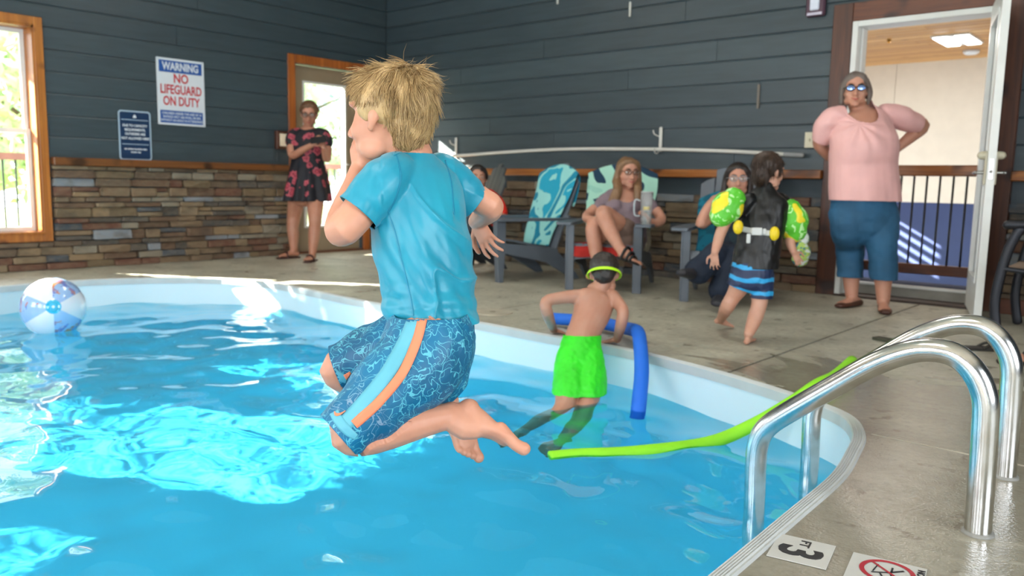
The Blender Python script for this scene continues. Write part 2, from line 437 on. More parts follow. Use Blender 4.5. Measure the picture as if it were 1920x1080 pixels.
# vertical cover strips / battens seen on the siding
# --- ledger stone
def stone_variant(k):
    r = random.Random(k); bm = bmesh.new(); vs = box(bm, (-.5, -.5, -.5), (.5, .5, .5))
    bmesh.ops.bevel(bm, geom=bm.edges[:], offset=.07, segments=1, affect='EDGES')
    for v in bm.verts:
        v.co += V((r.uniform(-.02, .02), r.uniform(-.09, .09) if v.co.y < 0 else 0, r.uniform(-.06, .06)))
    bmesh.ops.recalc_face_normals(bm, faces=bm.faces[:])
    me = bpy.data.meshes.new('stone'); bm.to_mesh(me); bm.free(); me.materials.append(STONE); return me
STV = [stone_variant(k) for k in range(10)]
def stones(wall, along, plane, a0, a1, holes, avg, pad, rnd, hmax=BASE, limit=295):
    z = 0.0; cnt = 0
    while z < hmax-.02:
        h = rnd.choice((.045, .06, .07, .085, .10))
        if z+h > hmax-.03: h = hmax-z
        for s0, s1 in fill_intervals(a0, a1, holes, z, z+h, pad):
            a = s0
            while a < s1-.001:
                L = rnd.uniform(.5, 1.6)*avg
                if s1-(a+L) < .08: L = s1-a
                sub = 2 if (h > .08 and rnd.random() < .35) else 1
                for q in range(sub):
                    if cnt >= limit: break
                    hh = h/sub; t = rnd.uniform(.045, .085)
                    o = bpy.data.objects.new('stone', STV[rnd.randrange(10)]); COL.objects.link(o); o.parent = wall; cnt += 1
                    zz = z+hh*(q+.5)
                    if along == 0: o.location = (a+L/2, plane-t/2+.01, zz); o.scale = (L-.006, t, hh-.006)
                    else: o.location = (plane+t/2-.01, a+L/2, zz); o.rotation_euler = (0, 0, pi/2); o.scale = (L-.006, t, hh-.006)
                    if along == 1: o.rotation_euler = (0, 0, pi/2)
                a += L
        z += h
    return cnt
rnd = random.Random(21)
BHs = [(-2.27, -1.05, 0, 2.1)]
n1 = stones(wall_back, 0, YB, XL+.05, .6, BHs, .262, 0, rnd)
LHs = [(1.48, 2.58, .26, 2.0), (.42, 1.50, .26, 2.0), (4.85, 5.88, 0, 2.0)]
n2 = stones(wall_left, 1, XL, .2, YB-.06, LHs, .215, 0, rnd)
print('stones', n1, n2)
tag(boxo('trim_1', (XL+.02, YB-.09, BASE), (-2.27, YB, RAILT), OAKH, bevel=.006), kind='structure')
tag(boxo('trim_2', (-1.05, YB-.09, BASE), (XR, YB, RAILT), OAKH, bevel=.006), kind='structure')
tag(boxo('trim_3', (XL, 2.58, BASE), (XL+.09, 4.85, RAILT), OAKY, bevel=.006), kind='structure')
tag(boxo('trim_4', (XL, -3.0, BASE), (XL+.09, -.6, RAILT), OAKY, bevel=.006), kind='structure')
tag(boxo('baseboard_right', (-1.04, YB-.10, 0), (.9, YB-.085, .10), DKWOODH, bevel=.004), kind='structure')

# --- windows in the left wall (double hung, in deep oak lined openings)
def dh_window(idx, h, vis=True):
    y0, y1, z0, z1 = h
    w = tag(empty(f'window_{idx}', (XL, (y0+y1)/2, z0)), kind='structure')
    bm = bmesh.new(); t = .018
    box(bm, (XL-.165, y0, z0), (XL+.03, y0+t, z1)); box(bm, (XL-.165, y1-t, z0), (XL+.03, y1, z1))
    box(bm, (XL-.165, y0, z1-t), (XL+.03, y1, z1)); box(bm, (XL-.165, y0, z0), (XL+.045, y1, z0+t))
    bmo('jamb', bm, OAK, w, world=True)
    bm = bmesh.new(); c = .065
    box(bm, (XL, y0-c, z0-c), (XL+.035, y0, z1+c)); box(bm, (XL, y1, z0-c), (XL+.035, y1+c, z1+c))
    box(bm, (XL, y0, z1), (XL+.034, y1, z1+c)); box(bm, (XL, y0, z0-c), (XL+.034, y1, z0))
    bmo('casing', bm, OAK, w, world=True, bevel=.003)
    zm = (z0+z1)/2
    for nm, a, b, x in (('sash', z0+t, zm+.02, XL-.10), ('sash', zm-.02, z1-t, XL-.135)):
        bm = bmesh.new(); s = .035; ya, yb = y0+t, y1-t
        box(bm, (x-.03, ya, a), (x, ya+s, b)); box(bm, (x-.03, yb-s, a), (x, yb, b))
        box(bm, (x-.03, ya+s, a), (x, yb-s, a+s)); box(bm, (x-.03, ya+s, b-s), (x, yb-s, b))
        so = bmo(nm, bm, VINYL, w, world=True, bevel=.003)
        boxo('glass_pane', (x-.018, ya+s, a+s), (x-.014, yb-s, b-s), GLASS, so).location = -w.location
    # sash lock
    boxo('sash_lock', (XL-.10, (y0+y1)/2-.03, zm+.02), (XL-.08, (y0+y1)/2+.03, zm+.035), WHITE, w, world=True, bevel=.003)
for i, h in enumerate(LH[:4]): dh_window(i+1, h)

# --- door in the left wall near the corner
d1 = tag(empty('door_1', (XL, 5.36, 0)), kind='structure')
bm = bmesh.new(); c = .085
box(bm, (XL, 4.93-c, 0), (XL+.03, 4.93, 1.96+c)); box(bm, (XL, 5.80, 0), (XL+.03, 5.80+c, 1.96+c)); box(bm, (XL, 4.93, 1.96), (XL+.029, 5.80, 1.96+c))
bmo('door_casing', bm, wood('burnt_orange_trim', '#7a3f14', '#b0642a', 'Z', .35), d1, world=True, bevel=.003)
bm = bmesh.new(); x = XL-.045
gy0, gy1, gz0, gz1 = 5.06, 5.62, .27, 1.80
box(bm, (x-.045, 4.94, .02), (x, gy0, 1.95)); box(bm, (x-.045, gy1, .02), (x, 5.79, 1.95))
box(bm, (x-.045, gy0, .02), (x, gy1, gz0)); box(bm, (x-.045, gy0, gz1), (x, gy1, 1.95))
bmo('door_leaf', bm, PUTTY, d1, world=True)
bm = bmesh.new(); s = .022
for a, b, c2, d in ((gy0, gy0+s, gz0, gz1), (gy1-s, gy1, gz0, gz1), (gy0+s, gy1-s, gz0, gz0+s), (gy0+s, gy1-s, gz1-s, gz1)): box(bm, (x-.05, a, c2), (x+.008, b, d))
bmo('glazing_bead', bm, WHITE, d1, world=True)
boxo('glass_pane', (x-.026, gy0+s, gz0+s), (x-.021, gy1-s, gz1-s), GLASS, d1, world=True)
boxo('threshold', (XL-.16, 4.93, 0), (XL+.02, 5.80, .02), DKWOODH, d1, world=True)
bm = bmesh.new(); tube(bm, [(V((x, 5.70, .95)), .012), (V((x+.05, 5.70, .95)), .012)], n=10, sub=1); tube(bm, [(V((x+.05, 5.71, .95)), .009), (V((x+.05, 5.60, .95)), .008)], n=10, sub=1)
STEEL = plain('brushed_nickel', '#a8a8a6', .3, metal=1.0, var=.05)
bmo('door_handle', bm, STEEL, d1, True, True)

# --- doorway in the back wall with its open glazed door
d2 = tag(empty('door_2', (-1.66, YB, 0)), kind='structure')
bm = bmesh.new()
box(bm, (-2.27, YB-.05, 0), (-2.13, YB, 2.11)); box(bm, (-1.19, YB-.05, 0), (-1.05, YB, 2.11))
bmo('door_casing', bm, DKWOOD, d2, world=True, bevel=.004)
boxo('head_casing', (-2.13, YB-.049, 1.98), (-1.19, YB, 2.11), DKWOODH, d2, world=True, bevel=.004)
bm = bmesh.new()
box(bm, (-2.13, YB-.045, 0), (-2.09, YB+.14, 1.98)); box(bm, (-1.225, YB-.02, 0), (-1.19, YB+.14, 1.98)); box(bm, (-2.09, YB-.045, 1.94), (-1.225, YB+.14, 1.98))
box(bm, (-2.09, YB+.03, 0), (-2.075, YB+.12, 1.94))
bmo('door_frame', bm, WHITE, d2, world=True, bevel=.003)
hinge = V((-1.235, YB-.03, 0)); fre = V((-1.035, 5.40, 0)); ax = (fre-hinge); LW = ax.length; ax.normalize(); nx = V((-ax.y, ax.x, 0))
Md = Matrix((( ax.x, nx.x, 0, hinge.x), (ax.y, nx.y, 0, hinge.y), (0, 0, 1, 0), (0, 0, 0, 1)))
bm = bmesh.new(); T = .042
for a, b, z0, z1 in ((0, .11, .03, 1.97), (LW-.11, LW, .03, 1.97), (.11, LW-.11, .03, .24), (.11, LW-.11, 1.85, 1.97)): box(bm, (a, -T/2, z0), (b, T/2, z1), Md)
leaf = bmo('door_leaf', bm, WHITE, d2, world=True)
bm = bmesh.new(); s = .03
for a, b, z0, z1 in ((.11, .11+s, .24, 1.85), (LW-.11-s, LW-.11, .24, 1.85), (.11+s, LW-.11-s, .24, .24+s), (.11+s, LW-.11-s, 1.85-s, 1.85)): box(bm, (a, -T/2-.006, z0), (b, T/2+.006, z1), Md)
bmo('glazing_bead', bm, VINYL, d2, world=True)
bm = bmesh.new(); box(bm, (.11+s, -.003, .24+s), (LW-.11-s, .003, 1.85-s), Md); bmo('glass_pane', bm, GLASS, d2, world=True)
bm = bmesh.new()
for sg in (1, -1):
    box(bm, (LW-.085, sg*T/2, .83) if sg > 0 else (LW-.085, -T/2-.012, .83), (LW-.035, T/2+.012, 1.02) if sg > 0 else (LW-.035, -T/2, 1.02), Md)
    tube(bm, [(Md @ V((LW-.06, sg*(T/2), 1.0)), .026), (Md @ V((LW-.06, sg*(T/2+.03), 1.0)), .024)], n=14, sub=1)
bmo('lock_plate', bm, plain('almond_hardware', '#b9b39c', .35, var=.04), d2, world=True, bevel=.002)
bm = bmesh.new()
for sg in (1, -1):
    tube(bm, [(Md @ V((LW-.06, sg*T/2, .90)), .010), (Md @ V((LW-.06, sg*(T/2+.055), .90)), .010)], n=10, sub=1)
    tube(bm, [(Md @ V((LW-.05, sg*(T/2+.055), .90)), .010), (Md @ V((LW-.17, sg*(T/2+.055), .90)), .008)], n=10, sub=1)
bmo('door_handle', bm, STEEL, d2, True, True)
bm = bmesh.new(); box(bm, (LW, -.012, .86), (LW+.004, .012, .98), Md); tube(bm, [(Md @ V((LW, 0, .905)), .009), (Md @ V((LW+.012, 0, .905)), .008)], n=10, sub=1); bmo('latch_bolt', bm, STEEL, d2, world=True)
boxo('threshold', (-2.13, YB-.06, 0), (-1.19, YB+.14, .016), plain('dark_threshold', '#3a2a20', .6), d2, world=True)
# riser of the raised hall floor behind the doorway
boxo('step_riser', (-2.3, YB+.14, 0), (-1.0, YB+.19, .085), plain('grey_riser', '#86837a', .6), d2, world=True)
boxo('step_nosing', (-2.3, YB+.13, .085), (-1.0, YB+.20, .10), WHITE, d2, world=True)

# --- hall behind the doorway
HF = plain('hall_floor_carpet', '#2c3a5c', .9)
tag(boxo('floor_hall', (-4.6, YB+.2, .0), (1.0, 6.75, .09), HF), kind='structure')
tag(boxo('floor_stairwell', (-4.6, 6.75, -1.3), (1.0, 9.7, -1.2), HF), kind='structure')
NAVY = plain('navy_wall_paint', '#2b3a63', .6, var=.05); CREAM = plain('cream_wall_paint', '#d6cfbf', .7, var=.03)
tag(boxo('wall_hall_back_lower', (-4.6, 9.6, -1.3), (1.0, 9.75, .66), NAVY), kind='structure')
hb = tag(boxo('wall_hall_back_upper', (-4.6, 9.6, .66), (1.0, 9.75, 3.2), MORTAR), kind='structure')
for x0, x1 in ((-4.6, -2.836), (-2.832, -1.6), (-1.596, 1.0)):
    boxo('panel', (x0, 9.588, .66), (x1, 9.6, 2.2), CREAM, hb, bevel=.001)
HOLE = [(8.08, 8.85, 1.12, 1.62)]
wall_mesh('wall_hall_left', 1, -4.75, .15, YB+.14, 9.75, 2.6, HOLE, CREAM)
wall_mesh('wall_hall_right', 1, 1.0, .15, YB+.14, 9.75, 2.6, [], CREAM)
sh = tag(empty('window_9', (-4.68, 8.46, 1.12)), kind='structure')
zz = 1.17
while zz < 1.6:
    boxo('slat', (-4.70, 8.08, zz), (-4.66, 8.85, zz+.045), WHITE, sh, world=True); zz += .11
for yy in (8.08, 8.80): boxo('stile', (-4.71, yy, 1.12), (-4.65, yy+.05, 1.62), WHITE, sh, world=True)
tp = NT('knotty_pine', srgb('#c89455'), .4)
oi = tp.n('ObjectInfo'); pc = tp.ramp(oi.outputs['Random'], [(0, srgb('#a87338')), (.5, srgb('#c4914f')), (1, srgb('#d6a866'))])
g = tp.geo((2.0, 26, 26)); pn = tp.noise(g, 1, 5, .6, 1.0)
pc = tp.mix(tp.ramp(pn, [(.4, (0, 0, 0, 1)), (.75, (.6, .6, .6, 1))]), pc, srgb('#8a5a2a'))
kv = tp.n('TexVoronoi'); kv.inputs['Scale'].default_value = 1.0; tp.l(tp.geo((3.5, 9, 9)), kv.inputs['Vector'])
pc = tp.mix(tp.ramp(kv.outputs['Distance'], [(.06, (.8, .8, .8, 1)), (.16, (0, 0, 0, 1))]), pc, srgb('#5a3418')); tp.col(pc)
ch = tag(boxo('ceiling_hall', (-4.75, YB+.14, 2.170), (1.15, 9.75, 2.32), MORTAR), kind='structure')
y = YB+.15; rr = random.Random(5)
while y < 9.58:
    js = [-4.6, rr.uniform(-3.6, -1.2), 1.0]
    for i in range(2): boxo('plank', (js[i]+.001, y, 2.150), (js[i+1]-.001, y+.132, 2.170), tp.m, ch, bevel=.004)
    y += .137
# hall railing
hr = tag(empty('hall_railing', (-1.66, 6.6, .09)), 'black baluster railing with reddish wooden rails seen through the open doorway', 'railing')
boxo('top_rail', (-2.4, 6.56, .895), (-1.0, 6.64, .975), OAKH, hr, world=True, bevel=.008)
boxo('bottom_rail', (-2.4, 6.57, .165), (-1.0, 6.63, .24), DKWOODH, hr, world=True, bevel=.006)
BLK = plain('black_metal', '#15161a', .4, metal=.3)
x = -2.39
bx = -1.854
xs = [bx+.089*k for k in range(-6, 10)]
for x in xs:
    bm = bmesh.new(); tube(bm, [(V((x, 6.6, .235)), .008), (V((x, 6.6, .90)), .008)], n=8, sub=1, flat=True); bmo('baluster', bm, BLK, hr, True, True)
for x in (-2.36, -1.04): boxo('newel_post', (x-.035, 6.57, .09), (x+.035, 6.63, .96), DKWOOD, hr, world=True)
# hall ceiling fixtures
cl = tag(empty('hall_ceiling_light', (-1.93, 8.3, 2.2)), 'bright ceiling fixture of two glowing panels in the pine ceiling of the hall', 'light')
te = NT('glowing_diffuser'); te.b.inputs['Emission Color'].default_value = (1, 1, .97, 1); te.b.inputs['Emission Strength'].default_value = 9.0
for x in (-2.04, -1.87): boxo('diffuser', (x-.055, 8.05, 2.125), (x+.055, 8.55, 2.135), te.m, cl, world=True)
boxo('fixture_frame', (-2.11, 8.02, 2.135), (-1.80, 8.58, 2.150), WHITE, cl, world=True)
bm = bmesh.new(); tube(bm, [(V((-2.0, 9.05, 2.15)), .075), (V((-2.0, 9.05, 2.125)), .07), (V((-2.0, 9.05, 2.11)), .045)], n=20, sub=1, flat=True)
tag(bmo('smoke_detector', bm, WHITE, smooth=True), 'round white smoke detector on the pine ceiling beyond the two-panel light', 'detector')
bm = bmesh.new(); tube(bm, [(V((-2.45, 8.0, 2.15)), .02), (V((-2.45, 8.0, 2.115)), .012)], n=12, sub=1, flat=True)
tag(bmo('sprinkler_head', bm, plain('brass', '#a87a3a', .3, metal=1.0)), 'small brass sprinkler head under the pine ceiling of the hall', 'sprinkler')

# ================================================================== DECK, POOL, WATER
OUT = [(-.71, 1.46), (-.725, 1.85), (-.74, 2.2), (-.78, 2.45), (-.83, 2.66), (-.93, 2.84), (-1.10, 2.95), (-1.36, 3.06), (-1.70, 3.17), (-2.12, 3.25), (-2.64, 3.25), (-3.12, 3.27), (-3.7, 3.29), (-4.3, 3.31), (-4.93, 3.36), (-5.42, 3.37), (-5.86, 3.20), (-6.13, 2.91), (-6.30, 2.56), (-6.36, 2.2), (-6.32, 1.8), (-6.25, 1.2), (-6.2, .4), (-6.1, -.5), (-5.6, -1.2), (-4.6, -1.5), (-3, -1.55), (-1.8, -1.45), (-1.0, -1.0), (-.74, -.3), (-.70, .5), (-.70, 1.0)]
OUTC = [V((a, b)) for a, b in catmull(OUT, 6, True)]
def offs(loop, d):
    n = len(loop); out = []
    for i in range(n):
        t = (loop[(i+1) % n]-loop[i-1]).normalized(); out.append(loop[i] + V((t.y, -t.x))*d)
    return out
def inside(x, y, loop):
    c = False; n = len(loop); j = n-1
    for i in range(n):
        a, b = loop[i], loop[j]
        if (a.y > y) != (b.y > y) and x < (b.x-a.x)*(y-a.y)/(b.y-a.y)+a.x: c = not c
        j = i
    return c
sgn = 1 if inside(OUTC[0].x-.05, OUTC[0].y, OUTC) else -1
_t = offs(OUTC, .05)
OUTS = 1 if not inside(_t[0].x, _t[0].y, OUTC) else -1      # offs(d*OUTS) goes outwards
# concrete
tk = NT('wet_concrete', srgb('#9a917f'), .5)
g = tk.geo(); n1_ = tk.noise(g, 3.0, 6, .6); n2_ = tk.noise(g, 30, 5, .65); n3_ = tk.noise(tk.geo((1, 1.3, 1)), 1.4, 4, .6, .8)
cc = tk.ramp(n1_, [(.3, srgb('#989484')), (.7, srgb('#bebba9'))])
cc = tk.mix(tk.ramp(n2_, [(.42, (0, 0, 0, 1)), (.75, (.55, .55, .55, 1))]), cc, srgb('#7a7262'))
st = tk.ramp(tk.noise(tk.geo((1, 1, 1)), 9, 3), [(.64, (0, 0, 0, 1)), (.68, (.7, .7, .7, 1))]); cc = tk.mix(st, cc, srgb('#6a6152'))
# wet areas near the ladder corner: darker, smoother
sx = tk.n('SeparateXYZ'); gp = tk.n('NewGeometry'); tk.l(gp.outputs['Position'], sx.inputs[0])
dx = tk.math('MULTIPLY', tk.math('ADD', sx.outputs['X'], .62), .75); dy = tk.math('MULTIPLY', tk.math('ADD', sx.outputs['Y'], -2.75), .5)
dist = tk.math('SQRT', tk.math('ADD', tk.math('MULTIPLY', dx, dx), tk.math('MULTIPLY', dy, dy)))
near = tk.math('SUBTRACT', 1.0, tk.math('MULTIPLY', dist, 1.0), True)
wet = tk.ramp(tk.math('ADD', tk.math('MULTIPLY', near, .52), n3_), [(.62, (0, 0, 0, 1)), (.70, (1, 1, 1, 1))])
tk.col(tk.mix(tk.math('MULTIPLY', wet, .55), cc, srgb('#6e6656')))
tk.rough(tk.ramp(wet, [(0, (.52, .52, .52, 1)), (1, (.12, .12, .12, 1))]))
tk.bump(tk.math('ADD', tk.math('MULTIPLY', n2_, .5), tk.noise(g, 120, 3)), .25, .004)
CONC = tk.m
JOINT = plain('joint_dirt', '#3a3228', .9)
def floor_bm(z, xw=.0):
    bm = bmesh.new()
    loop = [bm.verts.new((p.x, p.y, z)) for p in offs(OUTC, OUTS*.0)]
    rect = [bm.verts.new(c) for c in ((XL, YF, z), (XR, YF, z), (XR, YB, z), (XL, YB, z))]
    es = [bm.edges.new((loop[i], loop[(i+1) % len(loop)])) for i in range(len(loop))] + [bm.edges.new((rect[i], rect[(i+1) % 4])) for i in range(4)]
    bmesh.ops.triangle_fill(bm, use_beauty=True, use_dissolve=False, edges=es)
    for f in bm.faces:
        if f.normal.z < 0: f.normal_flip()
    return bm
bm = floor_bm(-.010)
floor = bmo('floor', bm, JOINT)
tag(floor, kind='structure')
def strip_cut(bm, co, no, w, keep=None):
    for s in (-w, w):
        bmesh.ops.bisect_plane(bm, geom=bm.verts[:]+bm.edges[:]+bm.faces[:], plane_co=V(co)+V(no)*s, plane_no=no)
    bmesh.ops.delete(bm, geom=[f for f in bm.faces if abs((f.calc_center_median()-V(co)).dot(V(no))) < w and (keep is None or keep(f.calc_center_median()))], context='FACES')
bm = floor_bm(0)
for x in (-5.2, -3.365, -1.53, .3, 2.1): strip_cut(bm, (x, 0, 0), (1, 0, 0), .008)
strip_cut(bm, (0, 4.92, 0), (0, 1, 0), .003, lambda c: c.x < -5.3)
strip_cut(bm, (0, .9, 0), (0, 1, 0), .004, lambda c: c.x > -.8)
# separate the slabs
seen = set(); bm.faces.ensure_lookup_table()
for f0 in list(bm.faces):
    if f0.index in seen: continue
    st_ = [f0]; isl = []; seen.add(f0.index)
    while st_:
        f = st_.pop(); isl.append(f)
        for e in f.edges:
            for q in e.link_faces:
                if q.index not in seen: seen.add(q.index); st_.append(q)
    b2 = bmesh.new(); mp = {}
    for f in isl:
        b2.faces.new([mp.setdefault(v.index, b2.verts.new(v.co)) if v.index not in mp else mp[v.index] for v in f.verts])
    be = [e for e in b2.edges if e.is_boundary]
    r = bmesh.ops.extrude_edge_only(b2, edges=be)
    for v in [x for x in r['geom'] if isinstance(x, bmesh.types.BMVert)]: v.co.z -= .010
    bmo('slab', b2, CONC, floor)
bm.free()
# pale filled seam across the deck corner
boxo('seam_filler', (-.79, 2.70, -.004), (XR-.1, 2.708, .0012), plain('pale_sealant', '#b5ad9c', .6), floor)
# pool shell
tl = NT('pool_liner', (.7, .87, .93, 1), .35)
sz = tl.n('SeparateXYZ'); gq = tl.n('NewGeometry'); tl.l(gq.outputs['Position'], sz.inputs[0])
tl.col(tl.ramp(tl.math('ADD', sz.outputs['Z'], 1.2), [(.02, srgb('#a5dff5')), (.55, srgb('#c2e6f3')), (.86, srgb('#cfe2e8'))]))  # bluer with depth: light absorption of the water painted into the liner colour
LINER = tl.m
pool = tag(empty('pool', (-3.5, 1, 0)), 'freeform sunken swimming pool with a pale blue shell and blue water', 'pool')
bm = bmesh.new(); n = len(OUTC); rows = []
for z, d in ((0.004, 0), (-.03, .0), (-.5, .0), (-.98, .0), (-1.06, -.03), (-1.10, -.10)):
    rows.append([bm.verts.new((p.x, p.y, z)) for p in offs(OUTC, OUTS*d)])
for j in range(len(rows)-1):
    for i in range(n): bm.faces.new((rows[j][i], rows[j][(i+1) % n], rows[j+1][(i+1) % n], rows[j+1][i]))
bm.faces.new(rows[-1])
shell = bmo('pool_shell', bm, LINER, pool, world=True)
bmesh_n = shell.data
for p in shell.data.polygons[:-1]: p.use_smooth = True
shell.cycles.is_caustics_receiver = True
# ribbed coping strip
bm = bmesh.new(); prof = [(-.006, -.035), (-.006, .004), (-.003, .0075)]
for k in range(5): prof += [(-.002+k*.0065, .0095), (.0015+k*.0065, .006)]
prof += [(.033, .0075), (.036, .0)]
rows = [[bm.verts.new((p.x, p.y, z)) for p in offs(OUTC, OUTS*d)] for d, z in prof]
for j in range(len(rows)-1):
    for i in range(n): bm.faces.new((rows[j][i], rows[j][(i+1) % n], rows[j+1][(i+1) % n], rows[j+1][i]))
bmo('coping_strip', bm, plain('white_coping', '#b9bcba', .4, var=.06), pool, world=True)
# water with real ripples
tw = NT('pool_water'); tw.t.nodes.remove(tw.b); wo = [q for q in tw.t.nodes if q.type == 'OUTPUT_MATERIAL'][0]
tw = NT('pool_water_clear', (.14, .765, 1.0, 1), 0.0); tw.b.inputs['Transmission Weight'].default_value = 1.0; tw.b.inputs['IOR'].default_value = 1.33
'''rf = tw.n('BsdfRefraction'); rf.inputs['Color'].default_value = (.24, .80, 1.0, 1); rf.inputs['IOR'].default_value = 1.33; rf.inputs['Roughness'].default_value = 0
gs_ = tw.n('BsdfGlossy'); gs_.inputs['Roughness'].default_value = 0; gs_.inputs['Color'].default_value = (1, 1, 1, 1)
ff = tw.n('Fresnel'); ff.inputs[0].default_value = 1.33; mx = tw.n('MixShader')
tw.l(ff.outputs[0], mx.inputs[0]); tw.l(rf.outputs[0], mx.inputs[1]); tw.l(gs_.outputs[0], mx.inputs[2]); tw.l(mx.outputs[0], wo.inputs[0])'''
WZ = -.185
def wave(x, y):
    z = .018*noise.noise(V((x*.9+3, y*.9, 0))) + .014*noise.noise(V((x*2.1, y*2.4, 4.1))) + .015*noise.noise(V((x*4.0, y*4.5, 9.7))) + .0048*noise.noise(V((x*7.5, y*8.3, 1.7))) + .0012*noise.noise(V((x*12, y*13, 2.2)))
    r = sqrt((x+1.9)**2+(y-2.75)**2); z += .004*sin(r*16)*math.exp(-r*1.1)
    return z
bm = bmesh.new(); st_ = .026; NX = int(5.75/st_); NY = int(5.1/st_); vid = {}
big = offs(OUTC, OUTS*.012)
# scanline inside test
def spans(y):
    xs = []
    for i in range(n):
        a, b = big[i], big[(i+1) % n]
        if (a.y > y) != (b.y > y): xs.append((b.x-a.x)*(y-a.y)/(b.y-a.y)+a.x)
    xs.sort(); return xs
def clampx(x, xs):
    if not xs: return None
    return min(max(x, xs[0]), xs[-1])
ys_ = [-1.56 + (3.385+1.56)*j/NY for j in range(NY+1)]
grid = []
for y in ys_:
    xs = spans(y)
    if len(xs) < 2: grid.append(None); continue
    row = []
    for i in range(NX+1):
        x = xs[0] + (xs[-1]-xs[0])*i/NX
        row.append(bm.verts.new((x, y, WZ + wave(x, y))))
    grid.append(row)
for j in range(NY):
    if grid[j] and grid[j+1]:
        for i in range(NX): bm.faces.new((grid[j][i], grid[j][i+1], grid[j+1][i+1], grid[j+1][i]))
water = bmo('water_surface', bm, tw.m, pool, True, True)
if water.data.polygons[len(water.data.polygons)//2].normal.z < 0: water.data.flip_normals()
water.cycles.is_caustics_caster = True

# ================================================================== OUTSIDE
tag(boxo('ground_outside', (-60, -40, -1.6), (XL-.17, 60, -1.5), plain('dry_grass_ground', '#7e8a58', .9)), kind='structure')
tag(boxo('porch_floor', (-9.3, -4, -.12), (XL-.17, 9, -.03), plain('porch_boards', '#9a8f80', .8)), kind='structure')
pr = tag(empty('porch_railing', (-9.2, 3.5, -.03)), 'reddish brown porch railing with thin balusters outside the left window', 'railing')
boxo('top_rail', (-9.25, -1.5, .92), (-9.13, 9, .99), plain('rail_red_brown', '#8a5c4e', .6), pr, world=True)
boxo('bottom_rail', (-9.22, -1.5, .08), (-9.16, 9, .14), plain('rail_red_brown_low', '#8a5c4e', .6), pr, world=True)
y = 1.2
while y < 8.9:
    bm = bmesh.new(); tube(bm, [(V((-9.19, y, .13)), .010), (V((-9.19, y, .93)), .010)], n=6, sub=1, flat=True); bmo('baluster', bm, BLK, pr, world=True); y += .115
LEAFM = []
for k, (a, b) in enumerate((('#8aa86a', '#d9e2b8'), ('#7f9f8a', '#c3d6cf'), ('#9ab58c', '#e6ecd2'))):
    t = NT('tree_leaf', srgb(a), .6); oi = t.n('NewGeometry'); t.col(t.ramp(oi.outputs['Random Per Island'], [(0, srgb(a)), (1, srgb(b))]))
    t.b.inputs['Transmission Weight'].default_value = 0; LEAFM.append(t.m)
BARK = plain('bark', '#5a4a3a', .9, bump=.6)
def tree(loc, h, rad, k, label, nleaf=2000, z0=-1.5, seed=1, lift=.35, ls=(.10, .22)):
    t = tag(empty('tree', loc), label, 'tree', 'trees beyond the porch'); r = random.Random(seed); L = V(loc)
    bm = bmesh.new(); tube(bm, [(L, .16), (L+V((.1, .05, h*.4)), .12), (L+V((-.05, .1, h*.85)), .04)], n=8, sub=2)
    for q in range(7):
        a = r.uniform(0, 6.28); z = h*r.uniform(.35, .7); tube(bm, [(L+V((0, 0, z)), .05), (L+V((cos(a)*rad*.4, sin(a)*rad*.4, z+.5)), .03), (L+V((cos(a)*rad*.8, sin(a)*rad*.8, z+.8)), .012)], n=6, sub=1)
    bmo('trunk', bm, BARK, t, True, True)
    bm = bmesh.new()
    clumps = [V((r.gauss(0, .45)*rad, r.gauss(0, .45)*rad, h*(lift+(1-lift)*r.random()))) for _ in range(34)]
    for i in range(nleaf):
        c = L + r.choice(clumps) + V((r.gauss(0, .16), r.gauss(0, .16), r.gauss(0, .16)))*rad
        d = V((r.gauss(0, 1), r.gauss(0, 1), r.gauss(0, 1))).normalized(); e = d.orthogonal().normalized(); e.rotate(Matrix.Rotation(r.uniform(0, 6.28), 3, d)); s = r.uniform(*ls)
        f = d.cross(e)
        bm.faces.new([bm.verts.new(c+e*s), bm.verts.new(c+f*s*.4+d*s*.1), bm.verts.new(c-e*s), bm.verts.new(c-f*s*.4+d*s*.1)])
    lf = bmo('foliage', bm, LEAFM[k], t, world=True); lf['kind'] = 'stuff'
tree((-15.5, 5.2, -1.5), 5.6, 1.7, 0, 'sunlit yellow green tree filling the left window', 2200, seed=2)
tree((-21.5, 8.0, -1.5), 7.2, 2.2, 1, 'hazy grey green tree behind the yellow green one', 2200, seed=3)
tree((-14.8, 9.6, -1.5), 6.4, 1.9, 2, 'pale leafy tree seen through the glass of the corner door', 2000, seed=4)
tree((-20.5, 14.0, -1.5), 7.5, 2.4, 1, 'taller blue green tree behind the corner door glass', 2200, seed=5)
tree((-15.0, 1.2, -1.5), 4.4, 1.3, 1, 'low broad tree left of the yellow green one', 2200, seed=8)
tree((-9.0, .98, -.05), 2.9, .42, 0, 'unseen dense foliage added on the porch to block sun from the left window', 4000, z0=0, seed=6, lift=.25, ls=(.05, .11))  # added out of view to block the sun beam through the left window

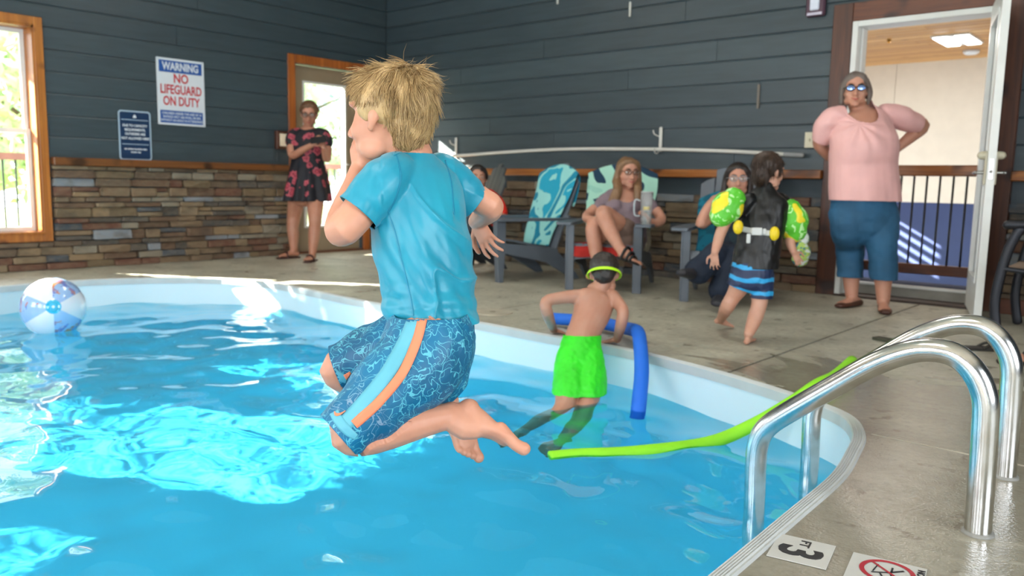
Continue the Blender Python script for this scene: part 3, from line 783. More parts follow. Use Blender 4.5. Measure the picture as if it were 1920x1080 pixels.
# ================================================================== LADDER RAILS
tm = NT('polished_steel', (.62, .62, .61, 1), .2, metal=1.0)
gm = tm.geo(); tm.rough(tm.ramp(tm.noise(gm, 9, 4), [(.3, (.15, .15, .15, 1)), (.8, (.28, .28, .28, 1))])); tm.bump(tm.noise(gm, 400, 2), .02, .0005)
tm.col(tm.ramp(tm.noise(gm, 25, 4), [(.35, (.74, .74, .73, 1)), (.75, (.60, .58, .55, 1))])); CHROME = tm.m
def rail(y, label):
    r_ = tag(empty('grab_rail', (-.36, y, 0)), label, 'grab rail', 'pool ladder rails')
    dx_ = -.03 if y > 2.3 else 0
    pts = [(-.90, -.95), (-.90, -.5), (-.90, -.1), (-.903, .03), (-.902, .085), (-.892, .128), (-.868, .163), (-.825, .202), (-.765, .251), (-.70, .303), (-.625, .362), (-.56, .402), (-.50, .424), (-.44, .422), (-.395, .388), (-.368, .33), (-.362, .25), (-.358, .1), (-.356, -.02)]
    bm = bmesh.new(); tube(bm, [(V((a+dx_, y, b-.01)), .0285) for a, b in pts], side=V((0, 1, 0)), n=28, sub=5, flat=True)
    bmo('rail_tube', bm, CHROME, r_, True, True)
    bm = bmesh.new(); tube(bm, [(V((-.356+dx_, y, -.004)), .036), (V((-.356+dx_, y, .006)), .034)], n=20, sub=1, flat=True)
    b2 = bmo('anchor_collar', bm, plain('scuffed_sealant', '#8b8a84', .5, bump=.5), r_, True, True)
rail(2.08, 'nearer polished steel grab rail bolted to the deck beside the depth marker')
rail(2.56, 'farther polished steel grab rail standing behind its twin')

# ================================================================== MARKER TILES SET IN THE DECK
TILE = plain('marker_tile_white', '#b9b8b2', .35, var=.05); INK = plain('marker_black', '#1c1b1f', .5, var=.03); RED = plain('marker_red', '#a3202e', .5, var=.05)
def tile_frame(A, B, D):
    A, B, D = V(A), V(B), V(D); ex = (B-A); w = ex.length; ex.normalize(); ey = (A-D); h = ey.length; ey = (ey-ex*ex.dot(ey)).normalized()
    c = (B+D)/2; return c, ex, ey, w, h
A = onplane(1462, 1002, 2, 0); B = onplane(1568, 1026, 2, 0); D = onplane(1436, 1043, 2, 0)
c, ex, ey, w, h = tile_frame(A, B, D)
def tmat(c, ex, ey, z=.003): return Matrix(((ex.x, ey.x, 0, c.x), (ex.y, ey.y, 0, c.y), (0, 0, 1, z), (0, 0, 0, 1)))
k3 = empty('depth_marker', (c.x, c.y, 0)); tag(k3, 'white square tile lettered 3 FT beside the coping', 'tile')
M = tmat(c, ex, ey)
Ml = Matrix.Translation(-k3.location) @ M
boxo('tile', (-w/2, -h/2, -.002), (w/2, h/2, .0), TILE, k3, M=Ml, bevel=.0006)
# text reads with its top towards the upper right: glyph x axis runs down-left in the picture
R3 = Ml @ Matrix.Rotation(radians(-90), 4, 'Z')
textmesh('number', '3', .125, INK, k3, R3 @ Matrix.Translation((.012, -.006, .0005)), bold=.0035, xs=.95)
textmesh('lettering', 'FT', .030, INK, k3, R3 @ Matrix.Translation((-.036, .0, .0005)), bold=.0006, xs=1.1)
A = onplane(1600, 1037, 2, 0); B = onplane(1724, 1066, 2, 0); ey2 = (V(k3.location)+V((0, 0, 0)));
ex = (B-A).normalized(); ey = V((-ex.y, ex.x, 0)); w2, h2 = .145, .145
c2 = A + ex*w2/2 - ey*h2/2
nd = empty('no_diving_marker', (c2.x, c2.y, 0)); tag(nd, 'white square tile with a crossed out red circle over a diver', 'tile')
Ml = Matrix.Translation(-nd.location) @ tmat(c2, ex, ey)
boxo('tile', (-w2/2, -h2/2, -.002), (w2/2, h2/2, 0), TILE, nd, M=Ml, bevel=.0006)
R4 = Ml @ Matrix.Rotation(radians(-90), 4, 'Z')
bm = bmesh.new()
for k in range(40):
    a, b = 2*pi*k/40, 2*pi*(k+1)/40
    q = [(.054*cos(a), .054*sin(a)), (.054*cos(b), .054*sin(b)), (.044*cos(b), .044*sin(b)), (.044*cos(a), .044*sin(a))]
    bm.faces.new([bm.verts.new(R4 @ V((x-.012, y+.002, .0008))) for x, y in q])
q = [(-.036, -.032), (-.032, -.036), (.036, .032), (.032, .036)]
bm.faces.new([bm.verts.new(R4 @ V((x-.012, y+.002, .0009))) for x, y in q])
bmo('prohibition_ring', bm, RED, nd)
bm = bmesh.new()
def bar(a, b, wd):
    a, b = V(a), V(b); t = (b-a).normalized(); s_ = V((-t.y, t.x))*wd/2
    bm.faces.new([bm.verts.new(R4 @ V((x-.012, y+.002, .0007))) for x, y in ((a+s_), (a-s_), (b-s_), (b+s_))])
bar((-.02, .03), (.004, .004), .006); bar((.004, .004), (.02, -.028), .005); bar((.004, .006), (.026, .012), .004); bar((-.024, .008), (.0, .008), .004); bar((.016, -.012), (.03, -.006), .004); bar((-.026, -.02), (.014, -.026), .003)
bmo('diver_figure', bm, INK, nd)
textmesh('lettering', 'NO DIVING', .020, INK, nd, R4 @ Matrix.Translation((-.004, .0625, .0007)), bold=.0004)

# round skimmer lid in the deck, flip-flops
bm = bmesh.new(); tube(bm, [(V((-3.30, 3.62, -.002)), .125), (V((-3.30, 3.62, .005)), .122)], n=28, sub=1, flat=True)
sl = tag(bmo('skimmer_lid', bm, plain('pale_lid', '#b2ab98', .5)), 'round pale skimmer lid set flush in the deck near the far pool edge', 'lid')
bm = bmesh.new(); tube(bm, [(V((-3.30, 3.62, .004)), .02), (V((-3.30, 3.62, .007)), .018)], n=12, sub=1, flat=True); bmo('finger_knob', bm, plain('lid_grey', '#86806f', .5), sl)
FOAM = plain('black_foam_rubber', '#26241f', .7)
def flipflop(x, y, rz, label, strap=FOAM, sole=FOAM):
    t = tag(empty('flip_flop', (x, y, 0), rz), label, 'flip-flop')
    bm = bmesh.new(); q = [(-.12, .028), (-.09, .036), (-.04, .032), (.02, .036), (.07, .044), (.11, .036), (.128, .012)]
    up = [(a, b) for a, b in catmull(q, 3)]; loop = up+[(a, -b) for a, b in up[::-1]]
    lo = [bm.verts.new((a, b, .001)) for a, b in loop]; hi = [bm.verts.new((a, b, .016)) for a, b in loop]
    bm.faces.new(hi); bm.faces.new(lo[::-1])
    for i in range(len(lo)): bm.faces.new((lo[i], lo[(i+1) % len(lo)], hi[(i+1) % len(lo)], hi[i]))
    bmo('sole', bm, sole, t)
    bm = bmesh.new(); tube(bm, [(V((-.01, .036, .014)), .006), (V((.03, .022, .036)), .007), (V((.07, 0, .018)), .004)], n=8, sub=3); tube(bm, [(V((-.01, -.036, .014)), .006), (V((.03, -.022, .036)), .007), (V((.07, 0, .018)), .004)], n=8, sub=3)
    bmo('strap', bm, strap, t, True); return t
flipflop(-1.21, 4.44, -.3, 'dark olive flip-flop lying alone beyond the grab rails', plain('olive', '#3c3f2c', .7), plain('olive_sole', '#3e4030', .7))
flipflop(-.84, 4.58, .6, 'black flip-flop on the deck seen beneath the farther rail arch')

# ================================================================== NOODLES, BALL
def noodle(name, pts, r, mt, label, hole=True):
    bm = bmesh.new(); rings = tube(bm, [(V(p), r) for p in pts], n=20, sub=6, flat=True)
    o = bmo(name, bm, mt, smooth=True)
    tag(o, label, 'pool noodle'); return o
GRN = plain('lime_foam', '#8ede1c', .6, var=.05, bump=.3, bscale=500); BLU = plain('blue_foam', '#0a64cf', .6, var=.06, bump=.3, bscale=500)
noodle('pool_noodle', [(-1.72, 2.20, WZ+.004), (-1.66, 2.29, WZ+.006), (-1.53, 2.45, WZ+.008), (-1.38, 2.72, WZ+.014), (-1.27, 2.86, -.11), (-1.15, 2.95, -.01), (-1.10, 3.05, .045), (-1.12, 3.3, .034), (-1.18, 3.68, .028)], .025, GRN, 'lime green pool noodle afloat with one end over the coping behind the rail')
noodle('pool_noodle', [(-2.76, 3.50, .045), (-2.60, 3.555, .047), (-2.45, 3.57, .048), (-2.30, 3.52, .052), (-2.17, 3.42, .07), (-2.06, 3.30, .085), (-1.97, 3.18, .05), (-1.89, 3.07, -.04), (-1.84, 2.98, -.14), (-1.82, 2.93, -.26)], .033, BLU, 'royal blue pool noodle bent from the deck down into the water')
tb = NT('beach_ball_vinyl', (.8, .85, .9, 1), .12)
bl = V((-5.42, 1.89, -.035)); bR = .185
ta = tb.n('TexCoord'); tmv = tb.n('Mapping'); tmv.vector_type = 'POINT'; tb.l(ta.outputs['Object'], tmv.inputs[0])
ball_ax = (CAMP-bl).normalized(); ball_ax = (ball_ax + ZU*.02 - RH*.0).normalized()
sb = tb.n('SeparateXYZ'); tb.l(tmv.outputs[0], sb.inputs[0])
an = tb.math('ARCTAN2', sb.outputs['X'], sb.outputs['Y']); fr_ = tb.math('FRACT', tb.math('MULTIPLY', tb.math('ADD', an, pi), 6/(2*pi)/2))
gore = tb.ramp(fr_, [(0, srgb('#e6e8ef')), (.5, srgb('#9fbfe8'))], const=True)
prn = tb.noise(ta.outputs['Object'], 9, 3, .6, 1.5)
pm = tb.math('MULTIPLY', tb.ramp(prn, [(.54, (0, 0, 0, 1)), (.57, (1, 1, 1, 1))], False), tb.math('GREATER_THAN', fr_, .5))
gore = tb.mix(pm, gore, tb.ramp(tb.noise(ta.outputs['Object'], 20, 2), [(.4, srgb('#c98a6a')), (.55, srgb('#5c7fd0')), (.7, srgb('#f2e8e0'))]))
cap = tb.math('GREATER_THAN', sb.outputs['Z'], bR*.972)
tb.col(tb.mix(cap, gore, srgb('#35b4d8'))); tb.b.inputs['Subsurface Weight'].default_value = .1; tb.b.inputs['Coat Weight'].default_value = .4
bt = empty('beach_ball', bl); tag(bt, 'inflated beach ball with white and printed pale blue gores, afloat by the left edge', 'ball')
bm = bmesh.new(); bmesh.ops.create_uvsphere(bm, u_segments=48, v_segments=28, radius=bR)
for v in bm.verts:
    a = atan2(v.co.x, v.co.y); s_ = abs(sin(a*3)); zz = abs(v.co.z)/bR
    v.co *= 1-.018*(1-s_)**6*(1-zz**4)
bo = bmo('ball_skin', bm, tb.m, bt, True); bo.rotation_euler = ball_ax.to_track_quat('Z', 'Y').to_euler()
bm = bmesh.new(); tube(bm, [(ball_ax*bR*.99, .024), (ball_ax*(bR*1.012), .022)], n=20, sub=1, flat=True); bmo('end_cap', bm, plain('aqua_cap', '#3fb6da', .3), bt)
bm = bmesh.new(); tube(bm, [(ball_ax*bR*1.0, .010), (ball_ax*(bR*1.03), .007)], n=14, sub=1, flat=True); bmo('valve', bm, plain('white_valve', '#e4ecef', .3), bt)

# ================================================================== ON THE WALLS
def rotL():  # frame for things on the left wall: local x -> world +Y, local y -> up, local z -> +X
    return Matrix(((0, 0, 1, 0), (1, 0, 0, 0), (0, 1, 0, 0), (0, 0, 0, 1)))
def rrect(bm, M, w, h, r, z0, z1, n=5):
    pts = []
    for cx, cy, a0 in ((w/2-r, h/2-r, 0), (-w/2+r, h/2-r, 90), (-w/2+r, -h/2+r, 180), (w/2-r, -h/2+r, 270)):
        for k in range(n+1):
            a = radians(a0+90*k/n); pts.append((cx+r*cos(a), cy+r*sin(a)))
    lo = [bm.verts.new(M @ V((x, y, z0))) for x, y in pts]; hi = [bm.verts.new(M @ V((x, y, z1))) for x, y in pts]
    bm.faces.new(hi); bm.faces.new(lo[::-1])
    for i in range(len(lo)): bm.faces.new((lo[i], lo[(i+1) % len(lo)], hi[(i+1) % len(lo)], hi[i]))
SX = XL+.024
BLUE = plain('sign_blue', '#1f4f96', .4, var=.04); SRED = plain('sign_red', '#b8242c', .4, var=.03); SWH = plain('sign_white', '#cfd6dc', .4, var=.03); NVY = plain('sign_navy', '#0f2f52', .4, var=.04); SGR = plain('sign_pale_blue', '#9fb4c4', .4, var=.03)
ws = tag(empty('warning_sign', (SX, 3.71, 1.545)), 'white and blue sign reading WARNING NO LIFEGUARD ON DUTY', 'sign')
R_ = rotL(); w, h = .45, .59
def TL(x, y, z=0): return Matrix.Translation((z, x, y)) @ R_
bm = bmesh.new(); rrect(bm, R_, w, h, .006, 0, .004); bmo('sign_panel', bm, SWH, ws)
bm = bmesh.new(); rrect(bm, TL(0, .223), .405, .105, .003, .004, .0045); bmo('blue_band', bm, BLUE, ws)
bm = bmesh.new(); rrect(bm, TL(0, -.222), .405, .112, .003, .004, .0045); bmo('blue_band', bm, BLUE, ws)
textmesh('lettering', 'WARNING', .095, SWH, ws, TL(0, .222, .005), bold=.0028, xs=.74)
for s_, yy in (('NO', .118), ('LIFEGUARD', .018), ('ON DUTY', -.085)):
    textmesh('lettering', s_, .112, SRED, ws, TL(0, yy, .0048), bold=.0028, xs=.68 if len(s_) > 5 else .8)
for i, s_ in enumerate(('CHILDREN UNDER THE AGE OF 14', 'SHOULD NOT USE POOL OR SPA', 'WITHOUT AN ADULT IN ATTENDANCE')):
    textmesh('lettering', s_, .028, SWH, ws, TL(0, -.192-.031*i, .005), bold=.0006, xs=.86 if i < 2 else .78)
for x, y in ((-.21, .28), (.21, .28), (-.21, -.28), (.21, -.28)):
    bm = bmesh.new(); tube(bm, [(V((.004, x, y)), .005), (V((.006, x, y)), .004)], n=8, sub=1, flat=True); bmo('screw', bm, STEEL, ws)
rs_ = tag(empty('rules_sign', (SX, 3.275, 1.135)), 'navy sign with rounded pale border and small white lines of text', 'sign')
w, h = .285, .43
bm = bmesh.new(); rrect(bm, R_, w, h, .028, 0, .003); bmo('sign_border', bm, SGR, rs_)
bm = bmesh.new(); rrect(bm, R_, w-.026, h-.026, .018, .003, .004); bmo('sign_panel', bm, NVY, rs_)
for yy in (.135, -.075, ):
    bm = bmesh.new(); rrect(bm, TL(0, yy), .235, .006, .001, .004, .0046, 1); bmo('rule_line', bm, SGR, rs_)
bm = bmesh.new(); bm.faces.new([bm.verts.new(TL(0, .165) @ V((x, y, .0046))) for x, y in ((-.016, -.012), (.016, -.012), (.012, .006), (0, .018), (-.012, .006))]); bmo('emblem', bm, SWH, rs_)
for s_, yy, z_ in (('DUE TO CAPACITY', .085, .029), ('REQUIREMENTS,', .049, .029), ('OUTSIDERS ARE', .013, .029), ('NOT ALLOWED HERE', -.025, .029), ('NO DIVING CAUTION AREA', -.118, .018), ('THANK YOU', -.145, .018)):
    textmesh('lettering', s_, z_, SWH, rs_, TL(0, yy, .0046), bold=.0009, xs=.86)
# small lit box beside the corner door
lb = tag(empty('wall_box', (XL+.02, 4.74, 1.17)), 'small wooden framed box with a lit face on the wall left of the corner door', 'box')
boxo('box_frame', (0, -.065, -.09), (.05, .065, .09), DKWOOD, lb, bevel=.004)
boxo('box_face', (.05, -.035, -.06), (.053, .045, .065), plain('pale_panel', '#e8d8c0', .4), lb, bevel=.001)
# light switch plate
sw = tag(empty('switch_plate', (-2.395, YB-.022, 1.15)), 'cream light switch plate on the siding left of the open doorway', 'switch')
boxo('plate', (-.037, -.006, -.058), (.037, 0, .058), plain('cream_plastic', '#cfc8ae', .4, var=.03), sw, bevel=.002)
boxo('toggle', (-.006, -.016, -.012), (.006, -.006, .010), plain('cream_toggle', '#b8b198', .4), sw, bevel=.002)
# fire alarm strobe
fa = tag(empty('alarm_strobe', (-2.405, YB-.02, 2.16)), 'purplish fire alarm strobe high on the wall near the doorway', 'alarm')
boxo('housing', (-.07, -.045, -.115), (.07, 0, .115), plain('alarm_maroon', '#4a3040', .4), fa, bevel=.012)
boxo('strobe_lens', (-.035, -.062, -.075), (.035, -.045, .07), plain('clear_lens', '#cfd4e2', .15), fa, bevel=.008)
boxo('base_lip', (-.055, -.05, -.108), (.055, -.046, -.088), plain('pale_lip', '#b9b4c4', .3), fa, bevel=.001)
# small fixings on the siding
for x, z0, z1, lab in ((-4.04, 2.235, 2.36, 'thin white hook strip high on the back wall above the seated women'), (-4.84, 2.44, 2.52, 'thin white hook strip at the top edge, left of the longer one'), (-2.822, 1.40, 1.585, 'narrow tan mark of a removed bracket on the blue siding')):
    tag(boxo('wall_strip', (x-.010, YB-.030, z0), (x+.010, YB-.018, z1), plain('strip_tan' if x > -3 else 'strip_white', '#6a6258' if x > -3 else '#b9bab4', .5), bevel=.002), lab, 'strip')
# sagging white telescopic pool pole with its hooks
pp = tag(empty('pool_pole', (-4.6, YB-.10, 1.08)), 'long white bowed pool pole hung along the back wall', 'pole')
pw = plain('white_enamel', '#c6c4bc', .4, var=.04)
bm = bmesh.new(); tube(bm, [(V((-6.62, YB-.09, 1.045)), .015), (V((-6.1, YB-.095, 1.055)), .015), (V((-5.3, YB-.10, 1.088)), .015), (V((-4.6, YB-.10, 1.105)), .015), (V((-3.7, YB-.10, 1.093)), .015), (V((-3.0, YB-.095, 1.068)), .015), (V((-2.45, YB-.09, 1.035)), .015)], n=12, sub=4); bmo('shaft', bm, pw, pp, True, True)
bm = bmesh.new(); tube(bm, [(V((-2.55, YB-.092, 1.04)), .018), (V((-2.42, YB-.09, 1.033)), .018)], n=12, sub=1); bmo('grip', bm, plain('grey_grip', '#8a8c8c', .5), pp, True, True)
for x, z in ((-6.15, 1.055), (-3.68, 1.093)):
    hk = tag(empty('pole_hook', (x, YB-.02, z+.1)), 'white wall hook holding the pole ' + ('at its left end' if x < -5 else 'above the woman with the clear cup'), 'hook', 'hooks holding the pool pole')
    bm = bmesh.new(); box(bm, (x-.014, YB-.034, z-.02), (x+.014, YB-.020, z+.19)); bmo('back_plate', bm, pw, hk, world=True, bevel=.003)
    bm = bmesh.new(); tube(bm, [(V((x, YB-.03, z+.01)), .006), (V((x, YB-.07, z-.03)), .006), (V((x, YB-.11, z-.028)), .006), (V((x, YB-.135, z+.01)), .006)], n=8, sub=4)
    tube(bm, [(V((x-.012, YB-.03, z+.11)), .005), (V((x-.045, YB-.06, z+.13)), .005), (V((x-.05, YB-.07, z+.16)), .005)], n=8, sub=3)
    bmo('hook_arm', bm, pw, hk, True, True)

# ================================================================== CHAIRS
PLG = plain('grey_moulded_plastic', '#59616a', .45, var=.05)
PLD = plain('dark_moulded_plastic', '#33363a', .45, var=.05)
def poly_prism(bm, pts, x0, x1):
    """pts in (y,z); extruded along x"""
    A = [bm.verts.new((x0, a, b)) for a, b in pts]; B = [bm.verts.new((x1, a, b)) for a, b in pts]
    nn_ = len(pts); bm.faces.new(A[::-1]); bm.faces.new(B)
    for i in range(nn_): bm.faces.new((A[i], A[(i+1) % nn_], B[(i+1) % nn_], B[i]))
def adirondack(x, y, rz, label, mt, group='moulded garden chairs along the back wall'):
    t = tag(empty('adirondack_chair', (x, y, 0), rz), label, 'chair', group)
    HW = .27
    # seat: curved shell, front at y=-.33
    bm = bmesh.new()
    for k in range(5):
        a = -HW+.012 + k*.1055
        prof = catmull([(-.36, .285), (-.35, .335), (-.32, .352), (-.15, .325), (.05, .28), (.22, .25)], 3)
        pts = [(p, q) for p, q in prof] + [(p, q-.016) for p, q in prof[::-1]]
        poly_prism(bm, pts, a, a+.098)
    bmo('seat', bm, mt, t)
    bm = bmesh.new()   # apron with an arch
    arch = [(-HW+.02, .34), (HW-.02, .34), (HW-.02, .19), (HW-.06, .235), (0, .262), (-HW+.06, .235), (-HW+.02, .19)]
    A = [bm.verts.new((a, -.352, b)) for a, b in arch]; B = [bm.verts.new((a, -.334, b)) for a, b in arch]; bm.faces.new(A); bm.faces.new(B[::-1])
    for i in range(7): bm.faces.new((A[i], A[(i+1) % 7], B[(i+1) % 7], B[i]))
    bmo('apron', bm, mt, t, bevel=.003)
    for s in (-1, 1):
        bm = bmesh.new()   # front leg: wide channel tapering down
        for (a0, a1) in ((0, .012), ):
            outer = [(-.385, .49), (-.30, .49), (-.30, .30), (-.315, .0), (-.355, .0), (-.375, .25)]
            x0 = s*(HW); poly_prism(bm, outer, min(x0, x0+s*.012), max(x0, x0+s*.012))
        poly_prism(bm, [(-.385, .49), (-.373, .49), (-.343, .0), (-.355, .0)], min(s*(HW-.05), s*HW), max(s*(HW-.05), s*HW))
        poly_prism(bm, [(-.31, .49), (-.30, .49), (-.315, .0), (-.325, .0)], min(s*(HW-.02), s*HW), max(s*(HW-.02), s*HW))
        bmo('leg', bm, mt, t, bevel=.002)
        bm = bmesh.new(); poly_prism(bm, [(-.30, .31), (-.30, .23), (.10, .15), (.36, 0), (.43, 0), (.40, .05), (.20, .24), (.12, .27)], s*HW-.012, s*HW+.012); bmo('leg', bm, mt, t, bevel=.003)
        bm = bmesh.new(); L_ = catmull([(-.42, .045), (-.40, .062), (-.2, .066), (.05, .055), (.28, .035), (.36, .03)], 3)
        up = [(s*(HW+.02)+q, p) for p, q in L_]; dn = [(s*(HW+.02)-q, p) for p, q in L_[::-1]]
        lo = [bm.verts.new((a, b, .488)) for a, b in up+dn]; hi = [bm.verts.new((a, b, .51)) for a, b in up+dn]
        bm.faces.new(hi); bm.faces.new(lo[::-1])
        for i in range(len(lo)): bm.faces.new((lo[i], lo[(i+1) % len(lo)], hi[(i+1) % len(lo)], hi[i]))
        bmo('armrest', bm, mt, t, bevel=.004)
    # back of five slats with an arched top
    tops = [.84, .93, .965, .93, .84]
    for k in range(5):
        bm = bmesh.new(); a = -.255 + k*.102; H_ = tops[k]; dh = (-.05, -.015, 0, .015, .05)[k]
        def bk(z, off=0): return .18 + (z-.2)*.36 + off
        pts = [(a, .22), (a+.096, .22)]
        N_ = 5
        topc = [(a+.096-.096*i/N_, H_ + dh*((.5-i/N_)*-1) - .02*abs(i/N_-.5)) for i in range(N_+1)]
        loop = pts + topc; sh_ = lambda xx: 1.0
        F_ = [bm.verts.new((p*(1.0 if q < .5 else 1.06), bk(q), q)) for p, q in loop]; G_ = [bm.verts.new((p*(1.0 if q < .5 else 1.06), bk(q, .02), q)) for p, q in loop]
        bm.faces.new(F_); bm.faces.new(G_[::-1])
        for i in range(len(F_)): bm.faces.new((F_[i], F_[(i+1) % len(F_)], G_[(i+1) % len(F_)], G_[i]))
        bmo('back_slat', bm, mt, t, bevel=.003)
    boxo('back_rail', (-.28, .30, .47), (.28, .325, .53), mt, t, bevel=.004)
    boxo('back_rail', (-.24, .40, .74), (.24, .425, .79), mt, t, bevel=.004)
    return t
chA = adirondack(-5.35, 5.32, -.46, 'dark moulded chair farthest left, holding the person in red', PLD)
chB = adirondack(-4.42, 5.16, -.30, 'grey moulded chair draped with the teal beach towel', PLG)
chC = adirondack(-3.55, 5.26, .42, 'grey moulded chair under the woman with long brown hair', PLG)
chE = adirondack(-2.62, 5.36, .36, 'grey moulded chair under the dark haired woman, nearest the doorway', PLG)

def towel_mat(name, a, b, c, sc=5.0):
    t = NT(name, srgb(a), .9); g = t.geo((1, 1, 1)); n = t.noise(g, sc, 1.5, .4, 1.2)
    col = t.ramp(n, [(.0, srgb(a)), (.47, srgb(b)), (.60, srgb(c))], const=True); t.col(col); t.bump(t.noise(g, 500, 2), .5, .003); return t.m
TEAL = towel_mat('teal_patterned_terry', '#0f7f9c', '#8fd0cc', '#1c9ab8', 4.2)
def sheet(name, grid, mt, parent=None, th=.006, sub=1):
    bm = bmesh.new(); rows = [[bm.verts.new(p) for p in r] for r in grid]
    for j in range(len(rows)-1):
        for i in range(len(rows[0])-1): bm.faces.new((rows[j][i], rows[j][i+1], rows[j+1][i+1], rows[j+1][i]))
    o = bmo(name, bm, mt, parent, True); s = o.modifiers.new('s', 'SOLIDIFY'); s.thickness = th
    if sub: q = o.modifiers.new('q', 'SUBSURF'); q.levels = sub; q.render_levels = sub
    return o
def back_towel(ch, mt, label, z0=.26, z1=.985, w0=.22, w1=.29, seed=0, xo=0.0, flap=True):
    Mx = Matrix.Translation(ch.location) @ Matrix.Rotation(ch.rotation_euler.z, 4, 'Z'); g = []; NU, NV = 13, 20
    for j in range(NV+1):
        v = j/NV; row = []
        for i in range(NU+1):
            u = i/NU*2-1
            if v < .82:
                z = z0+(z1-z0)*(v/.82); off = -.020
                top = z1 - .085*u*u
                z = z0+(top-z0)*(v/.82); y = .18+(z-.2)*.36+off
                w = w0+(w1-w0)*(v/.82)
            else:
                q = (v-.82)/.18; top = z1-.085*u*u; z = top - .32*q + .012*sin(q*pi); y = .18+(top-.2)*.36 + .035*min(1, q*3) + .36*(z-top)*0 ; w = w1
                y -= (top-z)*.30
            x = xo+u*w + .01*sin(v*9+seed)
            nz = .014*noise.noise(V((u*2.2+seed, v*4, 0))) + .006*sin(u*9+v*3)
            row.append(Mx @ V((x, y-abs(nz)*1.0-.004, z)))
        g.append(row)
    o = sheet('beach_towel', g, mt); tag(o, label, 'towel'); return o
back_towel(chB, TEAL, 'teal and aqua patterned towel draped over the back of an empty grey chair', .27, .985, .20, .30, 3, -.02)
back_towel(chC, towel_mat('mint_navy_terry', '#17384f', '#9fd0bd', '#8fc4b4', 3.0), 'mint and navy towel over the chair back behind the brown haired woman', .40, .985, .26, .29, 9)
back_towel(chE, towel_mat('deep_teal_terry', '#0b5a70', '#0e6f86', '#0b4f66', 4.0), 'deep teal towel over the chair back behind the dark haired woman', .25, .80, .26, .27, 5)
# red cloth on the seat of chair C
Mx = Matrix.Translation(chC.location) @ Matrix.Rotation(chC.rotation_euler.z, 4, 'Z')
g = [[Mx @ V((-.24+.48*i/8, y_, z_+.006*sin(i*1.7+y_*9))) for i in range(9)] for y_, z_ in ((-.372, .25), (-.365, .30), (-.35, .362), (-.25, .358), (-.1, .333), (.05, .30), (.17, .28))]
tag(sheet('seat_towel', g, plain('red_terry', '#a8231c', .9, bump=.5)), 'red towel spread on the seat under the brown haired woman', 'towel')
# beige bag hung behind chair C
bm = bmesh.new(); c_ = P(1207, 452, 6.15)
blob(bm, c_, .055, .075, .10, RH, FH); blob(bm, c_+V((0, 0, .06)), .045, .06, .06, RH, FH); tube(bm, [(c_+V((0, 0, .09)), .01), (c_+RH*-.03+V((0, 0, .17)), .008), (c_+RH*-.05+V((0, 0, .10)), .008)], n=8)
bm = remesh(bm, .007, 3); wrinkle(bm, .006, 18, seed=4); tag(bmo('cloth_bag', bm, plain('beige_canvas', '#8f8674', .8), smooth=True), 'beige cloth bag hanging at the right side of the brown haired woman', 'bag')
# colourful cloth bundle at the side of chair E
bm = bmesh.new(); c_ = P(1503, 466, 5.15)
for dx, dz, r in ((0, 0, .045), (.01, .06, .035), (-.005, -.06, .05), (.02, -.02, .04)): blob(bm, c_+RH*dx+ZU*dz, r, r*.9, r*1.2, RH, FH)
arm_p = Matrix.Translation(chE.location) @ Matrix.Rotation(.36, 4, 'Z') @ V((.30, -.02, .505)); tube(bm, [(c_+ZU*.08, .012), (c_*.5+arm_p*.5+ZU*.06, .010), (arm_p, .010)], n=8, sub=3)
bm = remesh(bm, .007, 3); wrinkle(bm, .01, 22, seed=9)
tag(bmo('swim_bag', bm, towel_mat('teal_green_print', '#1b6f8c', '#9db85c', '#c8d0cc', 16.0), smooth=True), 'small teal and green patterned swim bag hung from the chair arm nearest the doorway', 'bag')

# sling patio chair at the right edge
sc_ = tag(empty('patio_chair', (-.62, 5.30, 0)), 'black framed patio chair with a tan sling seat at the right edge', 'chair')
BM2 = plain('dark_bronze_frame', '#23252c', .4, metal=.4)
for y_, nm in ((5.02, 'side_frame'), (5.60, 'side_frame')):
    bm = bmesh.new()
    for pts in ([(-.86, .02), (-.885, .18), (-.87, .35), (-.84, .50), (-.80, .60)], ):
        tube(bm, [(V((a, y_, b)), .026, .015) for a, b in pts], side=V((1, 0, 0)), n=8, sub=4)
    tube(bm, [(V((-.86, y_, .615)), .024), (V((-.6, y_, .625)), .024), (V((-.34, y_, .61)), .024)], n=8, sub=3)
    tube(bm, [(V((-.87, y_, .38)), .014), (V((-.5, y_, .36)), .014), (V((-.32, y_, .40)), .014), (V((-.22, y_, .7)), .014), (V((-.12, y_, 1.02)), .014)], n=8, sub=4)
    tube(bm, [(V((-.45, y_, .36)), .018), (V((-.30, y_, .18)), .018), (V((-.20, y_, .02)), .018)], n=8, sub=3)
    bmo('side_frame', bm, BM2, sc_, True, True)
g = [[V((a, 5.03+.56*i/6, b-.01*sin(pi*i/6))) for i in range(7)] for a, b in catmull([(-.875, .385), (-.7, .375), (-.5, .362), (-.34, .40), (-.25, .62), (-.12, 1.02)], 3)]
for r_ in g:
    for p in r_: p -= sc_.location
sheet('sling', g, plain('tan_sling', '#a08a78', .8, bump=.5, bscale=300), sc_, .004, 0)

